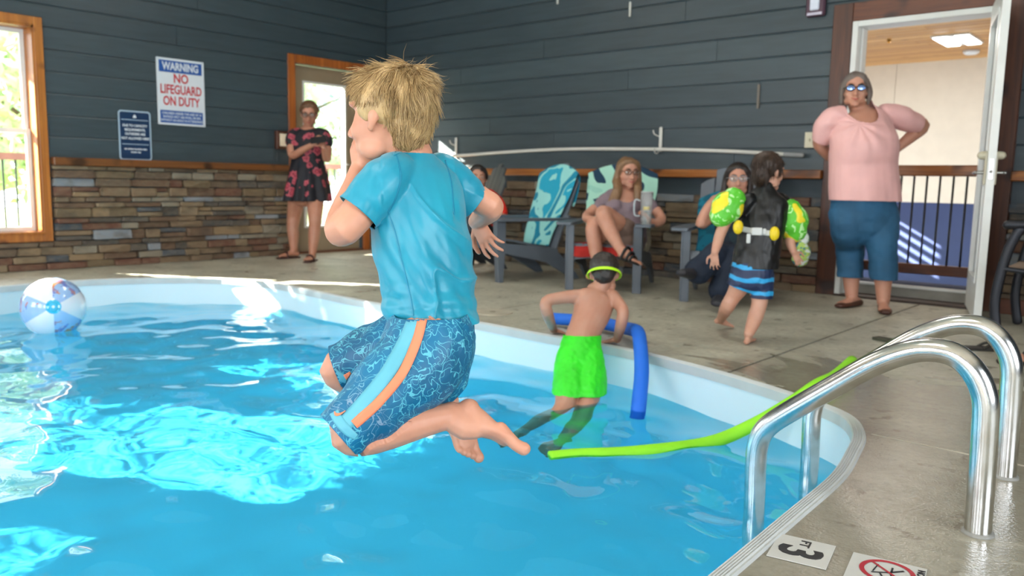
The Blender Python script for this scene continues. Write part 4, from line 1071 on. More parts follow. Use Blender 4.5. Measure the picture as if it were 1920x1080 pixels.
# ================================================================== PEOPLE
IRIS = plain('dark_iris', '#2a1c14', .2); EYEW = plain('eye_white', '#d8d2cc', .2); LIPM = plain('lips', '#a8564c', .45); BROWM = plain('brow_hair', '#3b2b20', .8)
def person(label, loc):
    t = tag(empty('person', loc), label, 'person'); return t
def head(bm, c, F, U, s, ears=True, neck=None, nr=.05, jaw=1.0, es=1.0):
    """c: between the ears; F: facing; s: 1 = adult"""
    F = F.normalized(); U = (U-F*U.dot(F)).normalized(); R = F.cross(U)
    q = lambda f, u, r=0: c + F*(f*s) + U*(u*s) + R*(r*s)
    blob(bm, q(-.012, .035), .076*s, .094*s, .083*s, R, F, 18, 12)
    blob(bm, q(.022, -.02), .066*s, .070*s, .078*s, R, F, 18, 12)
    blob(bm, q(.036, -.062), .052*s*jaw, .052*s, .045*s, R, F)
    blob(bm, q(.066, -.096), .026*s*jaw, .024*s, .020*s, R, F)
    for e in (-1, 1):
        blob(bm, q(.055, -.030, .036*e), .026*s, .026*s, .030*s, R, F)
        blob(bm, q(.074, .028, .030*e), .028*s, .014*s, .010*s, R, F)
        blob(bm, q(.020, -.070, .045*e), .020*s*jaw, .035*s, .026*s, R, F)
        if ears:
            blob(bm, q(-.004, -.004, .077*e), .009*s, .016*s*es, .026*s*es, R+F*.35*e*-1, F)
            blob(bm, q(.004, -.026, .074*e), .009*s, .010*s, .012*s, R, F)
        blob(bm, q(.100, -.040, .010*e), .009*s, .010*s, .008*s, R, F, 10, 7)
    tube(bm, [(q(.084, .012), .008*s), (q(.100, -.015), .009*s), (q(.112, -.036), .011*s)], n=10, sub=2)
    blob(bm, q(.090, -.062), .020*s, .010*s, .007*s, R, F, 10, 7); blob(bm, q(.086, -.072), .017*s, .010*s, .007*s, R, F, 10, 7)
    if neck is not None:
        tube(bm, [(neck, nr*1.25, nr*1.1), (neck*.6+q(-.015, -.05)*.4, nr, nr), (q(-.012, -.05), nr, nr), (q(-.005, 0), nr*.9, nr)], side=R, n=14, sub=2)
    return F, U, R
def face(root, c, F, U, s, glasses=None, lips=True, brow=BROWM, eyes=True, smile=0):
    F = F.normalized(); U = (U-F*U.dot(F)).normalized(); R = F.cross(U); q = lambda f, u, r=0: c + F*(f*s) + U*(u*s) + R*(r*s)
    if eyes:
        for e in (-1, 1):
            bm = bmesh.new(); blob(bm, q(.0765, .006, .031*e), .0135*s, .009*s, .0075*s, R, F, 12, 8); o = bmo('eye', bm, EYEW, root, True, True)
            bm = bmesh.new(); blob(bm, q(.084, .006, .031*e), .006*s, .003*s, .006*s, R, F, 10, 6); bmo('iris', bm, IRIS, o, True, True).location = (0, 0, 0)
    if brow:
        for e in (-1, 1):
            bm = bmesh.new(); tube(bm, [(q(.090, .026, .014*e), .0032*s), (q(.090, .033, .032*e), .0035*s), (q(.074, .030, .050*e), .002*s)], n=6, sub=2); bmo('eyebrow', bm, brow, root, True, True)
    if lips:
        bm = bmesh.new(); tube(bm, [(q(.083, -.062+smile*.006, -.024), .002*s), (q(.0975, -.0665, 0), .0058*s, .0055*s), (q(.083, -.062+smile*.006, .024), .002*s)], n=8, sub=4); bmo('lips', bm, LIPM, root, True, True)
    if glasses:
        fm, lm = glasses
        g = empty('glasses', (0, 0, 0)); g.parent = root
        bm = bmesh.new()
        for e in (-1, 1):
            pts = [(q(.101, .006+.019*sin(a), .032*e+.025*cos(a)), .0022*s*1.4) for a in [2*pi*k/16 for k in range(17)]]
            tube(bm, pts, n=6, sub=1, caps=False)
            tube(bm, [(q(.099, .012, .056*e), .002*s*1.4), (q(.05, .012, .074*e), .002*s*1.3), (q(-.005, .010, .082*e), .002*s*1.3)], n=6, sub=1)
        tube(bm, [(q(.103, .010, -.008), .002*s*1.4), (q(.103, .010, .008), .002*s*1.4)], n=6, sub=1)
        off = root.location; bmesh.ops.translate(bm, verts=bm.verts[:], vec=-off); bmo('frame', bm, fm, g, True)
        for e in (-1, 1):
            bm = bmesh.new(); blob(bm, q(.100, .006, .032*e), .0245*s, .002*s, .0185*s, R, F, 16, 8); bmesh.ops.translate(bm, verts=bm.verts[:], vec=-off); bmo('lens', bm, lm, g, True)
def hand(bm, w, d, nrm, s=1.0, thumb=1, curl=.35, spread=.16, rad=1.0):
    """w wrist, d towards the fingers, nrm out of the back of the hand, thumb: +1/-1 side along d x nrm"""
    d = d.normalized(); nrm = (nrm-d*nrm.dot(d)).normalized(); r = d.cross(nrm)*thumb
    L = .088*s
    tube(bm, [(w-d*.01*s, .024*s, .019*s), (w+d*.035*s, .034*s, .015*s), (w+d*L*.85, .038*s, .012*s)], side=r, n=12, sub=2)
    for k, (off, ln, ph) in enumerate(((.029, .068, .0085), (.010, .078, .0088), (-.010, .072, .0085), (-.028, .056, .0075))):
        b = w + d*(L*(.92-.04*abs(off)/.03)) + r*(off*s)
        dd = (d + r*(off*spread/.03)).normalized(); pts = [(b-dd*.02*s, ph*s*rad)]; a = 0; p = b.copy()
        for j, f in enumerate((.42, .32, .26)):
            a += curl*(.7+.3*j) + k*.05*curl
            dv = dd*cos(a) - nrm*sin(a); p = p+dv*(ln*f*s); pts.append((p.copy(), ph*s*rad*(1-.10*(j+1))))
        tube(bm, pts, n=10, sub=2)
    b = w + d*.018*s + r*.024*s; t1 = b + (d*.5+r*.75-nrm*.25).normalized()*.040*s; t2 = t1 + (d*.85+r*.35-nrm*.35*curl).normalized()*.032*s; t3 = t2+(d*.95+r*.05-nrm*.5*curl).normalized()*.024*s
    tube(bm, [(b-r*.012*s, .015*s), (t1, .0115*s), (t2, .0100*s), (t3, .0085*s)], n=10, sub=2)
def foot(bm, ankle, heel, toe, up, s=1.0, toes=True, side=1, rad=1.0, tk=1.0):
    """heel / toe: sole points; side: +1 if the big toe lies along d x up"""
    d = (toe-heel); L = d.length; d.normalize(); up = (up-d*up.dot(d)).normalized(); r = d.cross(up)*side
    tube(bm, [(heel+up*.028*s+d*.02*s, .026*s, .026*s), (heel+d*L*.35+up*.030*s, .028*s, .030*s), (heel+d*L*.62+up*.020*s+r*.003*s, .038*s, .019*s), (heel+d*L*.82+up*.014*s+r*.004*s, .040*s, .0145*s*tk)], side=r, n=14, sub=3)
    tube(bm, [(ankle, .031*s, .033*s), (heel+d*L*.22+up*.055*s, .030*s, .034*s), (heel+d*L*.42+up*.030*s, .026*s, .024*s)], side=r, n=12, sub=2)
    blob(bm, heel+up*.025*s+d*.01*s, .027*s, .026*s, .027*s, r, d)
    if toes:
        for k, (off, ln, ph) in enumerate(((.027, .052, .0125*tk), (.008, .046, .0088*tk), (-.007, .041, .0084*tk), (-.021, .035, .008*tk), (-.033, .028, .0076*tk))):
            b = heel+d*(L*.80-abs(off-.027)*.28*s)+r*(off*s)+up*.011*s
            tube(bm, [(b-d*.02*s, ph*s), (b+d*ln*.5*s+up*.003*s, ph*s*.92), (b+d*ln*.92*s-up*.003*s, ph*s)], n=10, sub=2)
def limb(bm, *pr, side=None, n=14): tube(bm, list(pr), side=side, n=n, sub=4)
def finish_body(bm, mt, root, vox, sm=3, name='body', extra=(), fine=()):
    bm = remesh(bm, vox, 1 if fine else sm)
    if fine:
        vs = [v for v in bm.verts if all((v.co-c).length > r for c, r in fine)]
        for _ in range(sm): bmesh.ops.smooth_vert(bm, verts=vs, factor=.5, use_axis_x=True, use_axis_y=True, use_axis_z=True)
    for c, r, it in extra:
        vs = [v for v in bm.verts if (v.co-c).length < r]
        for _ in range(it): bmesh.ops.smooth_vert(bm, verts=vs, factor=.5, use_axis_x=True, use_axis_y=True, use_axis_z=True)
    return bmo(name, bm, mt, root, True, True)
def strands(name, mt, root, roots, length, flow, rad=.0007, seed=1, npts=7, jitter=.25, wave=.0, lift=.2):
    """individual hair strands as thin tapered tubes; roots: (point, normal)"""
    r = random.Random(seed); cu = bpy.data.curves.new(name, 'CURVE'); cu.dimensions = '3D'; cu.bevel_depth = rad; cu.bevel_resolution = 0; cu.resolution_u = 1
    off = root.location
    for p, nm in roots:
        f = flow(p, nm); L = length(p)*(1+r.uniform(-.25, .25))
        if L <= 0: continue
        sp_ = cu.splines.new('POLY'); sp_.points.add(npts-1); q = p.copy(); dv = (nm*lift+f).normalized()
        ph = r.uniform(0, 6.28); jt = V((r.gauss(0, 1), r.gauss(0, 1), r.gauss(0, 1)))*jitter
        for k in range(npts):
            u = k/(npts-1); x = q-off
            sp_.points[k].co = (x.x, x.y, x.z, 1); sp_.points[k].radius = 1.0-.75*u
            g = flow(q, nm)
            dv = (dv*.55 + g*.55 + jt*.18 - nm*.10*u + V((noise.noise(q*30+V((seed, 0, 0))), noise.noise(q*30+V((9, seed, 0))), noise.noise(q*30+V((0, 5, 7)))))*wave).normalized()
            q = q + dv*(L/(npts-1))
    o = bpy.data.objects.new(name, cu); COL.objects.link(o); cu.materials.append(mt)
    dg = bpy.context.evaluated_depsgraph_get(); dg.update()
    me = bpy.data.meshes.new_from_object(o.evaluated_get(dg)); bpy.data.objects.remove(o); bpy.data.curves.remove(cu)
    me.name = name
    for p_ in me.polygons: p_.use_smooth = True
    me.materials.clear(); return link(name, me, mt, root)
def hair_mat(name, a, b, rough=.45):
    t = NT(name, srgb(a), rough); gi = t.n('NewGeometry'); c1 = t.ramp(gi.outputs['Random Per Island'], [(0, srgb(a)), (1, srgb(b))])
    c2 = t.ramp(t.noise(t.geo((60, 60, 12)), 1.0, 4), [(.3, srgb(a)), (.7, srgb(b))]); t.col(t.mix(.25, c1, c2)); t.bump(t.noise(t.geo((260, 260, 26)), 1.0, 3), .5, .003); return t.m

# ------------------------------------------------------------ the jumping boy
SK1 = skin('fair_child_skin', '#cc957b')
boy = person('blond boy in a turquoise swim shirt leaping over the water, holding his nose', P(800, 560, 1.72))
D0 = 1.70
Fh = (-RH*.90 + FH*.43).normalized(); Uh = (ZU + Fh*.10).normalized()
hc = P(733, 221, 1.70); hs = .92
Bf = (-RH*.80 + FH*.60).normalized(); Br = (RH*.60 + FH*.80).normalized()      # torso facing and right
nk = P(770, 292, 1.715)
bm = bmesh.new()
F_, U_, R_h = head(bm, hc, Fh, Uh, hs, neck=nk, nr=.043, es=.85)
Ls, Rs = P(728, 330, 1.625), P(838, 325, 1.80)
tube(bm, [(P(774, 312, 1.715), .055, .045), (P(778, 345, 1.715), .11, .055), (P(785, 410, 1.715), .098, .070), (P(795, 500, 1.715), .092, .072), (P(805, 590, 1.71), .098, .078), (P(808, 650, 1.70), .10, .085)], side=Br, n=20)
Le, Lw_ = P(640, 432, 1.60), P(674, 318, 1.745)
blob(bm, Ls, .038, .038, .038); blob(bm, Rs, .038, .038, .038)
limb(bm, (Ls, .036), (P(692, 372, 1.615), .036), (P(664, 408, 1.605), .036), (Le, .034), (P(648, 400, 1.655), .033), (P(664, 352, 1.71), .026), (Lw_, .020, .022))
Hd = (hc + Fh*.103*hs + Uh*-.020*hs) - Lw_
hand(bm, Lw_, Hd.normalized()*.8+ZU*.3, (-FH*.9 - RH*.4 + ZU*.1), .62, thumb=1, curl=.75, spread=.08, rad=1.05)
Re, Rw = P(920, 388, 1.85), P(893, 415, 1.95)
limb(bm, (Rs, .036), (P(868, 350, 1.82), .033), (P(900, 375, 1.84), .032), (Re, .031), (P(908, 402, 1.90), .027), (Rw, .020))
hand(bm, Rw, (RH*.45-ZU*.75-FH*.35), (-RH*.4-ZU*.2-FH*.8), .66, thumb=1, curl=.30, spread=.30, rad=1.05)
# legs
Lh, Rhp = P(800, 655, 1.635), P(795, 645, 1.775)
Lk, Rk = P(655, 806, 1.555), P(634, 690, 1.75)
La, Ra = P(846, 779, 1.64), P(838, 752, 1.85)
limb(bm, (Lh, .078), (P(760, 705, 1.61), .066), (P(700, 765, 1.58), .055), (Lk, .043), (P(680, 816, 1.565), .041), (P(735, 803, 1.59), .040), (P(795, 790, 1.615), .032), (La, .026))
limb(bm, (Rhp, .075), (P(740, 665, 1.77), .062), (P(680, 680, 1.76), .050), (Rk, .040), (P(650, 706, 1.76), .038), (P(720, 730, 1.80), .036), (P(790, 745, 1.83), .030), (Ra, .024))
foot(bm, La, P(886, 748, 1.655), P(970, 828, 1.645), (-RH*.72-ZU*.62-FH*.45), .90, side=-1, tk=1.25)
foot(bm, Ra, P(852, 742, 1.87), P(886, 852, 1.86), (-RH*.70-ZU*.15+FH*.55), .86, side=1, tk=1.25)
body = finish_body(bm, SK1, boy, .0029, 5, extra=[(hc-ZU*.045+Fh*.02, .105, 16)], fine=[(P(955, 818, 1.645), .055), (P(880, 838, 1.86), .055), (P(908, 425, 1.93), .075), (P(678, 292, 1.75), .045)])
# eyelid and lashes of the far-turned face
face(boy, hc, Fh, Uh, hs, brow=plain('blond_brow', '#a4845c', .8), eyes=False, lips=False)
# shirt
TQ = NT('turquoise_swim_shirt', srgb('#1795b8'), .42)
g = TQ.geo(); TQ.col(TQ.ramp(TQ.noise(g, 6, 3), [(.3, srgb('#0a86a2')), (.7, srgb('#129ab4'))])); TQ.bump(TQ.noise(g, 900, 2), .12, .0006)
TQ.b.inputs['Sheen Weight'].default_value = .15
bm = bmesh.new()
tube(bm, [(P(772, 296, 1.715), .050, .044), (P(776, 318, 1.715), .084, .054), (P(780, 345, 1.715), .122, .066), (P(785, 400, 1.715), .114, .084), (P(790, 470, 1.715), .110, .088), (P(800, 540, 1.712), .103, .086), (P(812, 590, 1.708), .101, .088), (P(815, 625, 1.705), .101, .09)], side=Br, n=26)
sh1, sh2 = P(671, 397, 1.610), P(887, 380, 1.84)
limb(bm, (P(742, 325, 1.66), .045), (P(722, 342, 1.63), .049), (P(698, 368, 1.618), .047), n=18); tube(bm, [(P(698, 368, 1.618), .046), (sh1, .046), (P(663, 407, 1.606), .046)], n=18, sub=2, flat=True)
limb(bm, (P(825, 322, 1.78), .042), (P(850, 338, 1.81), .044), (P(872, 362, 1.828), .043), n=18); tube(bm, [(P(868, 362, 1.825), .041), (sh2, .041), (P(893, 386, 1.845), .041)], n=18, sub=2, flat=True)
blob(bm, P(716, 408, 1.665), .032, .032, .034)
bm = remesh(bm, .0034, 5)
cut(bm, sh1, (Le-Ls), .052, True); cut(bm, sh2, (Re-Rs), .050, True)
hemn = (-ZU + RH*.03).normalized(); cut(bm, P(812, 604, 1.71), hemn, .22)
cut(bm, P(771, 288, 1.715), ZU, .064)
bm.normal_update()
# long folds running from the shoulders to the far hip, gathered folds at the waist
for v in bm.verts:
    d = v.co-CAMP; dep = d.dot(FWD); px = 960+FPX*d.dot(RGT)/dep; py = 540-FPX*d.dot(UPV)/dep
    w_ = min(1, max(0, (py-330)/120)); a = .0
    u = (px-700)*.80-(py-300)*.50
    n1 = noise.noise(V((u*.020, (py+px)*.0045, 1.3))); n2 = noise.noise(V((u*.045, (py+px)*.008, 5.1)))
    ridge = (1-abs(n1)*3.2)**3 if abs(n1) < .31 else 0; a += .012*w_*ridge + .007*w_*n2
    low = min(1, max(0, (py-520)/70)); a += .012*low*noise.noise(V((px*.012, py*.045, 8.8)))
    arm = 1 if (px < 715 or px > 850) and py < 420 else 0
    a += .0035*arm*noise.noise(V((px*.05, py*.03, 3.3)))
    v.co += v.normal*a
shirt = cloth('swim_shirt', bm, TQ.m, boy, .002)
tuck(body, shirt)
def evbvh(o, root):
    dg = bpy.context.evaluated_depsgraph_get(); dg.update(); e = o.evaluated_get(dg); me = e.to_mesh(); off = root.location
    b = BVHTree.FromPolygons([v.co+off for v in me.vertices], [list(p.vertices) for p in me.polygons]); e.to_mesh_clear(); return b
def ribbon(name, bvh, pts, mt, root, lift=.0012, seg=10, cross=4, thick=.0008):
    """pts: (px, py, half width px, normal angle deg) laid on a surface as thin real cloth"""
    q = catmull(pts, seg); bm = bmesh.new(); rows = []
    for i, (x, y, w) in enumerate(q):
        x0, y0, _ = q[max(i-1, 0)]; x1, y1, _ = q[min(i+1, len(q)-1)]; L = math.hypot(x1-x0, y1-y0) or 1; nx_, ny_ = -(y1-y0)/L, (x1-x0)/L; row = []
        for k in range(cross+1):
            s_ = (k/cross*2-1)*w; dr = (P(x+nx_*s_, y+ny_*s_, 1.0)-CAMP).normalized(); h = bvh.ray_cast(CAMP, dr)
            row.append(None if h[0] is None else h[0]-dr*lift)
        rows.append(row)
    vs = [[None if p is None else bm.verts.new(p) for p in r_] for r_ in rows]
    for j in range(len(vs)-1):
        for i in range(cross):
            f = (vs[j][i], vs[j][i+1], vs[j+1][i+1], vs[j+1][i])
            if all(f) and max((a.co-b.co).length for a in f for b in f) < .05: bm.faces.new(f)
    return cloth(name, bm, mt, root, thick, True)
bv = evbvh(shirt, boy)
SEAM = plain('turquoise_seam', '#1283a4', .6)
ribbon('seam', bv, [(741, 284, 1.1), (752, 330, 1.1), (742, 372, 1.1), (728, 398, 1.1)], SEAM, boy)
ribbon('seam', bv, [(835, 300, 1.1), (846, 340, 1.1), (850, 380, 1.1), (852, 402, 1.1)], SEAM, boy)
ribbon('seam', bv, [(728, 398, 1), (742, 440, 1), (756, 500, 1), (770, 560, 1), (775, 592, 1)], SEAM, boy)
ribbon('collar', bv, [(737, 288, 4), (757, 280, 4.5), (783, 276, 5), (804, 276, 4.5)], TQ.m, boy, .003)
# shorts
tsx = NT('printed_board_short', srgb('#0d6a8c'), .5)
g = tsx.geo(); wv = tsx.n('TexVoronoi'); wv.feature = 'F1'; wv.distance = 'CHEBYCHEV'; wv.inputs['Scale'].default_value = 34; wv.inputs['Randomness'].default_value = 1
dn = tsx.n('TexNoise'); dn.inputs['Scale'].default_value = 38; dn.inputs['Detail'].default_value = 0; tsx.l(g, dn.inputs['Vector'])
vm = tsx.n('VectorMath'); vm.operation = 'MULTIPLY_ADD'; tsx.l(dn.outputs['Color'], vm.inputs[0]); vm.inputs[1].default_value = (.035, .035, .035); tsx.l(g, vm.inputs[2]); tsx.l(vm.outputs[0], wv.inputs['Vector'])
ln = tsx.math('ABSOLUTE', tsx.math('SUBTRACT', wv.outputs['Distance'], .40)); l1 = tsx.math('LESS_THAN', ln, .022)
n5 = tsx.noise(vm.outputs[0], 60, 0); l2 = tsx.math('LESS_THAN', tsx.math('ABSOLUTE', tsx.math('SUBTRACT', n5, .5)), .012)
lines = tsx.math('MAXIMUM', l1, l2)
lc = tsx.ramp(tsx.noise(g, 9, 2), [(.55, srgb('#63c2d2')), (.68, srgb('#8a9ab0'))])
bc = tsx.ramp(tsx.noise(g, 7, 3), [(.35, srgb('#085a80')), (.65, srgb('#0a6e98'))])
tsx.col(tsx.mix(tsx.math('MULTIPLY', lines, .72), bc, lc)); tsx.bump(tsx.noise(g, 800, 2), .2, .0006)
bm = bmesh.new()
tube(bm, [(P(804, 560, 1.712), .096, .080), (P(806, 575, 1.71), .098, .082), (P(808, 606, 1.708), .099, .086), (P(806, 650, 1.70), .098, .094), (P(806, 690, 1.695), .085, .084)], side=Br, n=24)
limb(bm, (P(806, 640, 1.65), .094), (P(782, 686, 1.628), .090), (P(735, 725, 1.60), .078), (P(692, 768, 1.575), .066), (P(652, 799, 1.558), .056), (P(634, 816, 1.553), .052), (P(620, 830, 1.548), .050), n=20)
limb(bm, (P(798, 635, 1.77), .088), (P(745, 655, 1.768), .080), (P(690, 670, 1.765), .066), (P(640, 687, 1.76), .052), (P(612, 697, 1.755), .050), n=20)
bm = remesh(bm, .0034, 5)
cut(bm, P(633, 814, 1.553), (P(620, 832, 1.55)-P(692, 768, 1.575)), .095)
cut(bm, P(632, 692, 1.758), (P(610, 700, 1.755)-P(690, 670, 1.765)), .075)
cut(bm, P(806, 580, 1.71), ZU, .2)
wrinkle(bm, .0035, 26, V((1, 1, .55)), 3)
shorts = cloth('board_shorts', bm, tsx.m, boy, .002)
tuck(body, shorts, reach=.009)
bs = evbvh(shorts, boy)
ORG = plain('orange_tape', '#e8825c', .6, var=.05); LBL = plain('pale_aqua_band', '#5aa9bd', .55, var=.06)
ribbon('side_band', bs, [(778, 598, 14), (760, 640, 14), (726, 700, 14), (686, 750, 14), (655, 786, 15), (640, 800, 15)], LBL, boy, .001)
ribbon('side_stripe', bs, [(792, 598, 9), (781, 640, 9), (754, 700, 9), (712, 752, 9), (680, 782, 9.5), (664, 796, 9)], ORG, boy, .0022)
ribbon('hem_band', bs, [(626, 772, 9), (636, 790, 10), (652, 808, 9), (668, 820, 6)], LBL, boy, .0012)
ribbon('hem_band', bs, [(612, 672, 6), (618, 690, 8), (634, 704, 8), (654, 714, 7)], LBL, boy, .0012)
ribbon('side_stripe', bs, [(650, 700, 7), (657, 712, 7)], ORG, boy, .0022)
ribbon('swoosh', bs, [(627, 771, .5), (630, 777, 2.6), (638, 776, 1.8), (648, 770, .4)], ORG, boy, .003)
# hair: a soft cap plus separate strands
HB = hair_mat('sandy_blond_hair', '#67491f', '#dcbc86', .42)
bm = bmesh.new(); q = lambda f, u, r=0: hc + Fh*(f*hs) + U_*(u*hs) + R_h*(r*hs)
blob(bm, q(-.018, .038), .080*hs, .096*hs, .084*hs, R_h, Fh, 24, 16)
blob(bm, q(-.050, -.006), .062*hs, .050*hs, .064*hs, R_h, Fh, 20, 12)
blob(bm, q(-.050, -.048), .050*hs, .034*hs, .034*hs, R_h, Fh, 16, 10)
blob(bm, q(.045, .066), .058*hs, .044*hs, .036*hs, R_h, Fh, 16, 10)
for e in (-1, 1): blob(bm, q(.012, .022, .070*e), .014*hs, .034*hs, .036*hs, R_h, Fh)
bm = remesh(bm, .004, 4); wrinkle(bm, .004, 40, V((1, 1, .4)), 2)
bm.normal_update(); bm.faces.ensure_lookup_table()
rr = random.Random(11); crown = q(-.055, .125)
fs = bm.faces[:]; roots = []
def boyflow(p, nm):
    d = p-crown; t = (d - nm*d.dot(nm)); t = t.normalized() if t.length > 1e-5 else R_h
    f = (p-hc).dot(Fh); dn_ = -ZU*.55*min(1, max(0, .6-(p-hc).dot(U_)/.12))
    return (t + nm.cross(t)*.22 + dn_ + V((noise.noise(p*22), noise.noise(p*22+V((7, 1, 3))), noise.noise(p*22+V((2, 9, 4)))))*.55).normalized()
for f in fs:
    c = f.calc_center_median(); loc = c-hc; fz, uz = loc.dot(Fh), loc.dot(U_)
    if fz > .070*hs and uz < .055*hs: continue
    if fz > -.026 and uz < .024 and abs(loc.dot(R_h)) > .03: continue
    if fz > -.005 and uz < -.002 : continue
    if uz < -.088: continue
    if rr.random() < .85: roots.append((c, f.normal.copy()))
hcap = bmo('hair', bm, HB, boy, True, True)
def blen(p):
    l_ = p-hc; u = l_.dot(U_); f = l_.dot(Fh)
    if u < -.05: return .010
    if u < .0: return .020
    if f > -.035 and u < .05: return .013
    return .036 if f < .04 else .040
strands('hair_strands', HB, boy, roots, blen, boyflow, .0007, 5, 7, .42, .55)['kind'] = 'stuff'
wild = [(c, n_) for c, n_ in roots if rr.random() < .02 and (c-hc).dot(U_) > .05]
strands('stray_hair', HB, boy, wild, lambda p: .038, lambda p, nm: (nm*.6 + boyflow(p, nm)*.5 + V((noise.noise(p*60), noise.noise(p*60+V((3, 3, 3))), 0))*.8).normalized(), .0005, 8, 7, .9, .5)['kind'] = 'stuff'

# ------------------------------------------------------------ boy climbing out of the pool
SK2 = skin('tan_child_skin', '#b88872')
pb = person('shirtless boy in neon green trunks pushing himself out at the pool edge', P(1092, 640, 3.9))
bm = bmesh.new()
hc2 = P(1133, 512, 4.02); F2 = (FH*.95+RH*.15-ZU*.35).normalized(); U2 = (ZU+FH*.35).normalized()
nk2 = P(1120, 545, 4.0); R2 = (RH*1.0+FH*.18).normalized()
_F, _U, _R = head(bm, hc2, F2, U2, .86, neck=nk2, nr=.040)
hl = V((-2.57, 3.37, .0)); hr_ = V((-2.20, 3.36, .0))
Ls2, Rs2 = P(1083, 556, 3.98), P(1148, 556, 4.0)
tube(bm, [(P(1118, 545, 4.0), .05, .04), (P(1115, 558, 3.99), .10, .055), (P(1110, 585, 3.97), .095, .068), (P(1100, 610, 3.93), .082, .064), (P(1092, 632, 3.89), .082, .066), (P(1087, 660, 3.84), .088, .075), (P(1087, 690, 3.80), .088, .08)], side=R2, n=20)
for s_ in (P(1100, 567, 3.945), P(1128, 567, 3.955)): blob(bm, s_, .035, .012, .045, R2, FH)
blob(bm, Ls2, .036, .036, .036); blob(bm, Rs2, .036, .036, .036)
El, Er = P(1024, 566, 3.93), P(1168, 584, 3.92)
Wl, Wr = hl+V((0, 0, .045)), hr_+V((0, 0, .045))
Wl = P(1038, 618, (hl-CAMP).dot(FWD)-.02); Wr = P(1157, 636, (hr_-CAMP).dot(FWD)-.02)
limb(bm, (Ls2, .036), (P(1055, 558, 3.955), .031), (El, .029), (P(1028, 592, 3.96), .028), (Wl, .020))
limb(bm, (Rs2, .036), (P(1160, 570, 3.96), .031), (Er, .029), (P(1164, 610, 3.93), .028), (Wr, .020))
hand(bm, Wl, (RH*.8+FH*.3-ZU*.28), (ZU*.9+RH*.2), .72, thumb=-1, curl=.12, spread=.25)
hand(bm, Wr, (-RH*.8+FH*.3-ZU*.25), (ZU*.9-RH*.2), .72, thumb=1, curl=.12, spread=.25)
p1, p2 = P(1066, 735, 3.72), P(1106, 735, 3.74)
k1, k2 = P(1058, 745, 3.60)-ZU*.05, P(1100, 750, 3.62)-ZU*.05
limb(bm, (P(1070, 680, 3.80), .075), (P(1064, 712, 3.75), .066), (k1, .046), (k1-FH*.16-RH*.10-ZU*.05, .040), (k1-FH*.28-RH*.18-ZU*.08, .027))
limb(bm, (P(1104, 680, 3.82), .075), (P(1106, 712, 3.76), .066), (k2, .046), (k2-FH*.17-RH*.06-ZU*.10, .040), (k2-FH*.30-RH*.12-ZU*.17, .027))
foot(bm, k1-FH*.28-RH*.18-ZU*.08, k1-FH*.30-RH*.19-ZU*.05, k1-FH*.42-RH*.28-ZU*.13, -ZU, .85)
foot(bm, k2-FH*.30-RH*.12-ZU*.17, k2-FH*.32-RH*.12-ZU*.14, k2-FH*.42-RH*.20-ZU*.24, -ZU, .85)
finish_body(bm, SK2, pb, .0048, 3)
HD = hair_mat('black_short_hair', '#120e0d', '#2c221c', .5)
bm = bmesh.new(); q = lambda f, u, r=0: hc2 + _F*(f*.86) + _U*(u*.86) + _R*(r*.86)
blob(bm, q(-.022, .036), .084*.86, .092*.86, .084*.86, _R, _F, 20, 14); blob(bm, q(-.055, -.015), .066*.86, .050*.86, .062*.86, _R, _F)
bm = remesh(bm, .005, 3); wrinkle(bm, .003, 60, seed=5); bmo('hair', bm, HD, pb, True, True)
LIME = plain('neon_lime_strap', '#b8f01c', .4, var=.04)
bm = bmesh.new(); pts = []
for k in range(25):
    a = 2*pi*k/24; pts.append((q(-.014+.112*cos(a), .002-.010*cos(a)-.012, .094*sin(a)), .004, .0105))
tube(bm, pts, side=None, n=8, sub=1, caps=False); bmo('goggle_strap', bm, LIME, pb, True, True)
bm = bmesh.new(); blob(bm, q(.05, -.005, -.084), .012, .022, .018, _R, _F); tube(bm, [(q(.02, -.01, -.096), .009), (q(.05, -.012, -.094), .011)], n=10, sub=1); bmo('goggle_cup', bm, plain('orange_goggle', '#e88a3c', .3), pb, True, True)
NG = plain('neon_green_trunks', '#2fd21e', .5, var=.10, scale=12)
bm = bmesh.new()
tube(bm, [(P(1093, 618, 3.91), .088, .070), (P(1092, 632, 3.89), .090, .076), (P(1088, 660, 3.845), .100, .088), (P(1086, 690, 3.805), .104, .092)], side=R2, n=22)
limb(bm, (P(1072, 670, 3.81), .072), (P(1070, 702, 3.765), .080), (P(1068, 730, 3.72), .084), (P(1067, 752, 3.69), .085), n=18)
limb(bm, (P(1104, 670, 3.82), .070), (P(1105, 702, 3.775), .080), (P(1104, 730, 3.73), .084), (P(1103, 752, 3.70), .085), n=18)
bm = remesh(bm, .005, 4)
cut(bm, P(1093, 628, 3.895), ZU*.9+FH*.1, .14); cut(bm, P(1085, 734, 3.73), -ZU, .26)
bm.normal_update()
for v in bm.verts:
    d = v.co-P(1087, 640, 3.85); s_ = d.dot(R2); dn_ = max(0, -d.z)
    v.co += v.normal*(.016*min(1, dn_*4)*noise.noise(V((s_*22, d.z*3, 2.2))) + .003*noise.noise(v.co*50))
cloth('swim_trunks', bm, NG, pb, .003); tuck_all(pb)

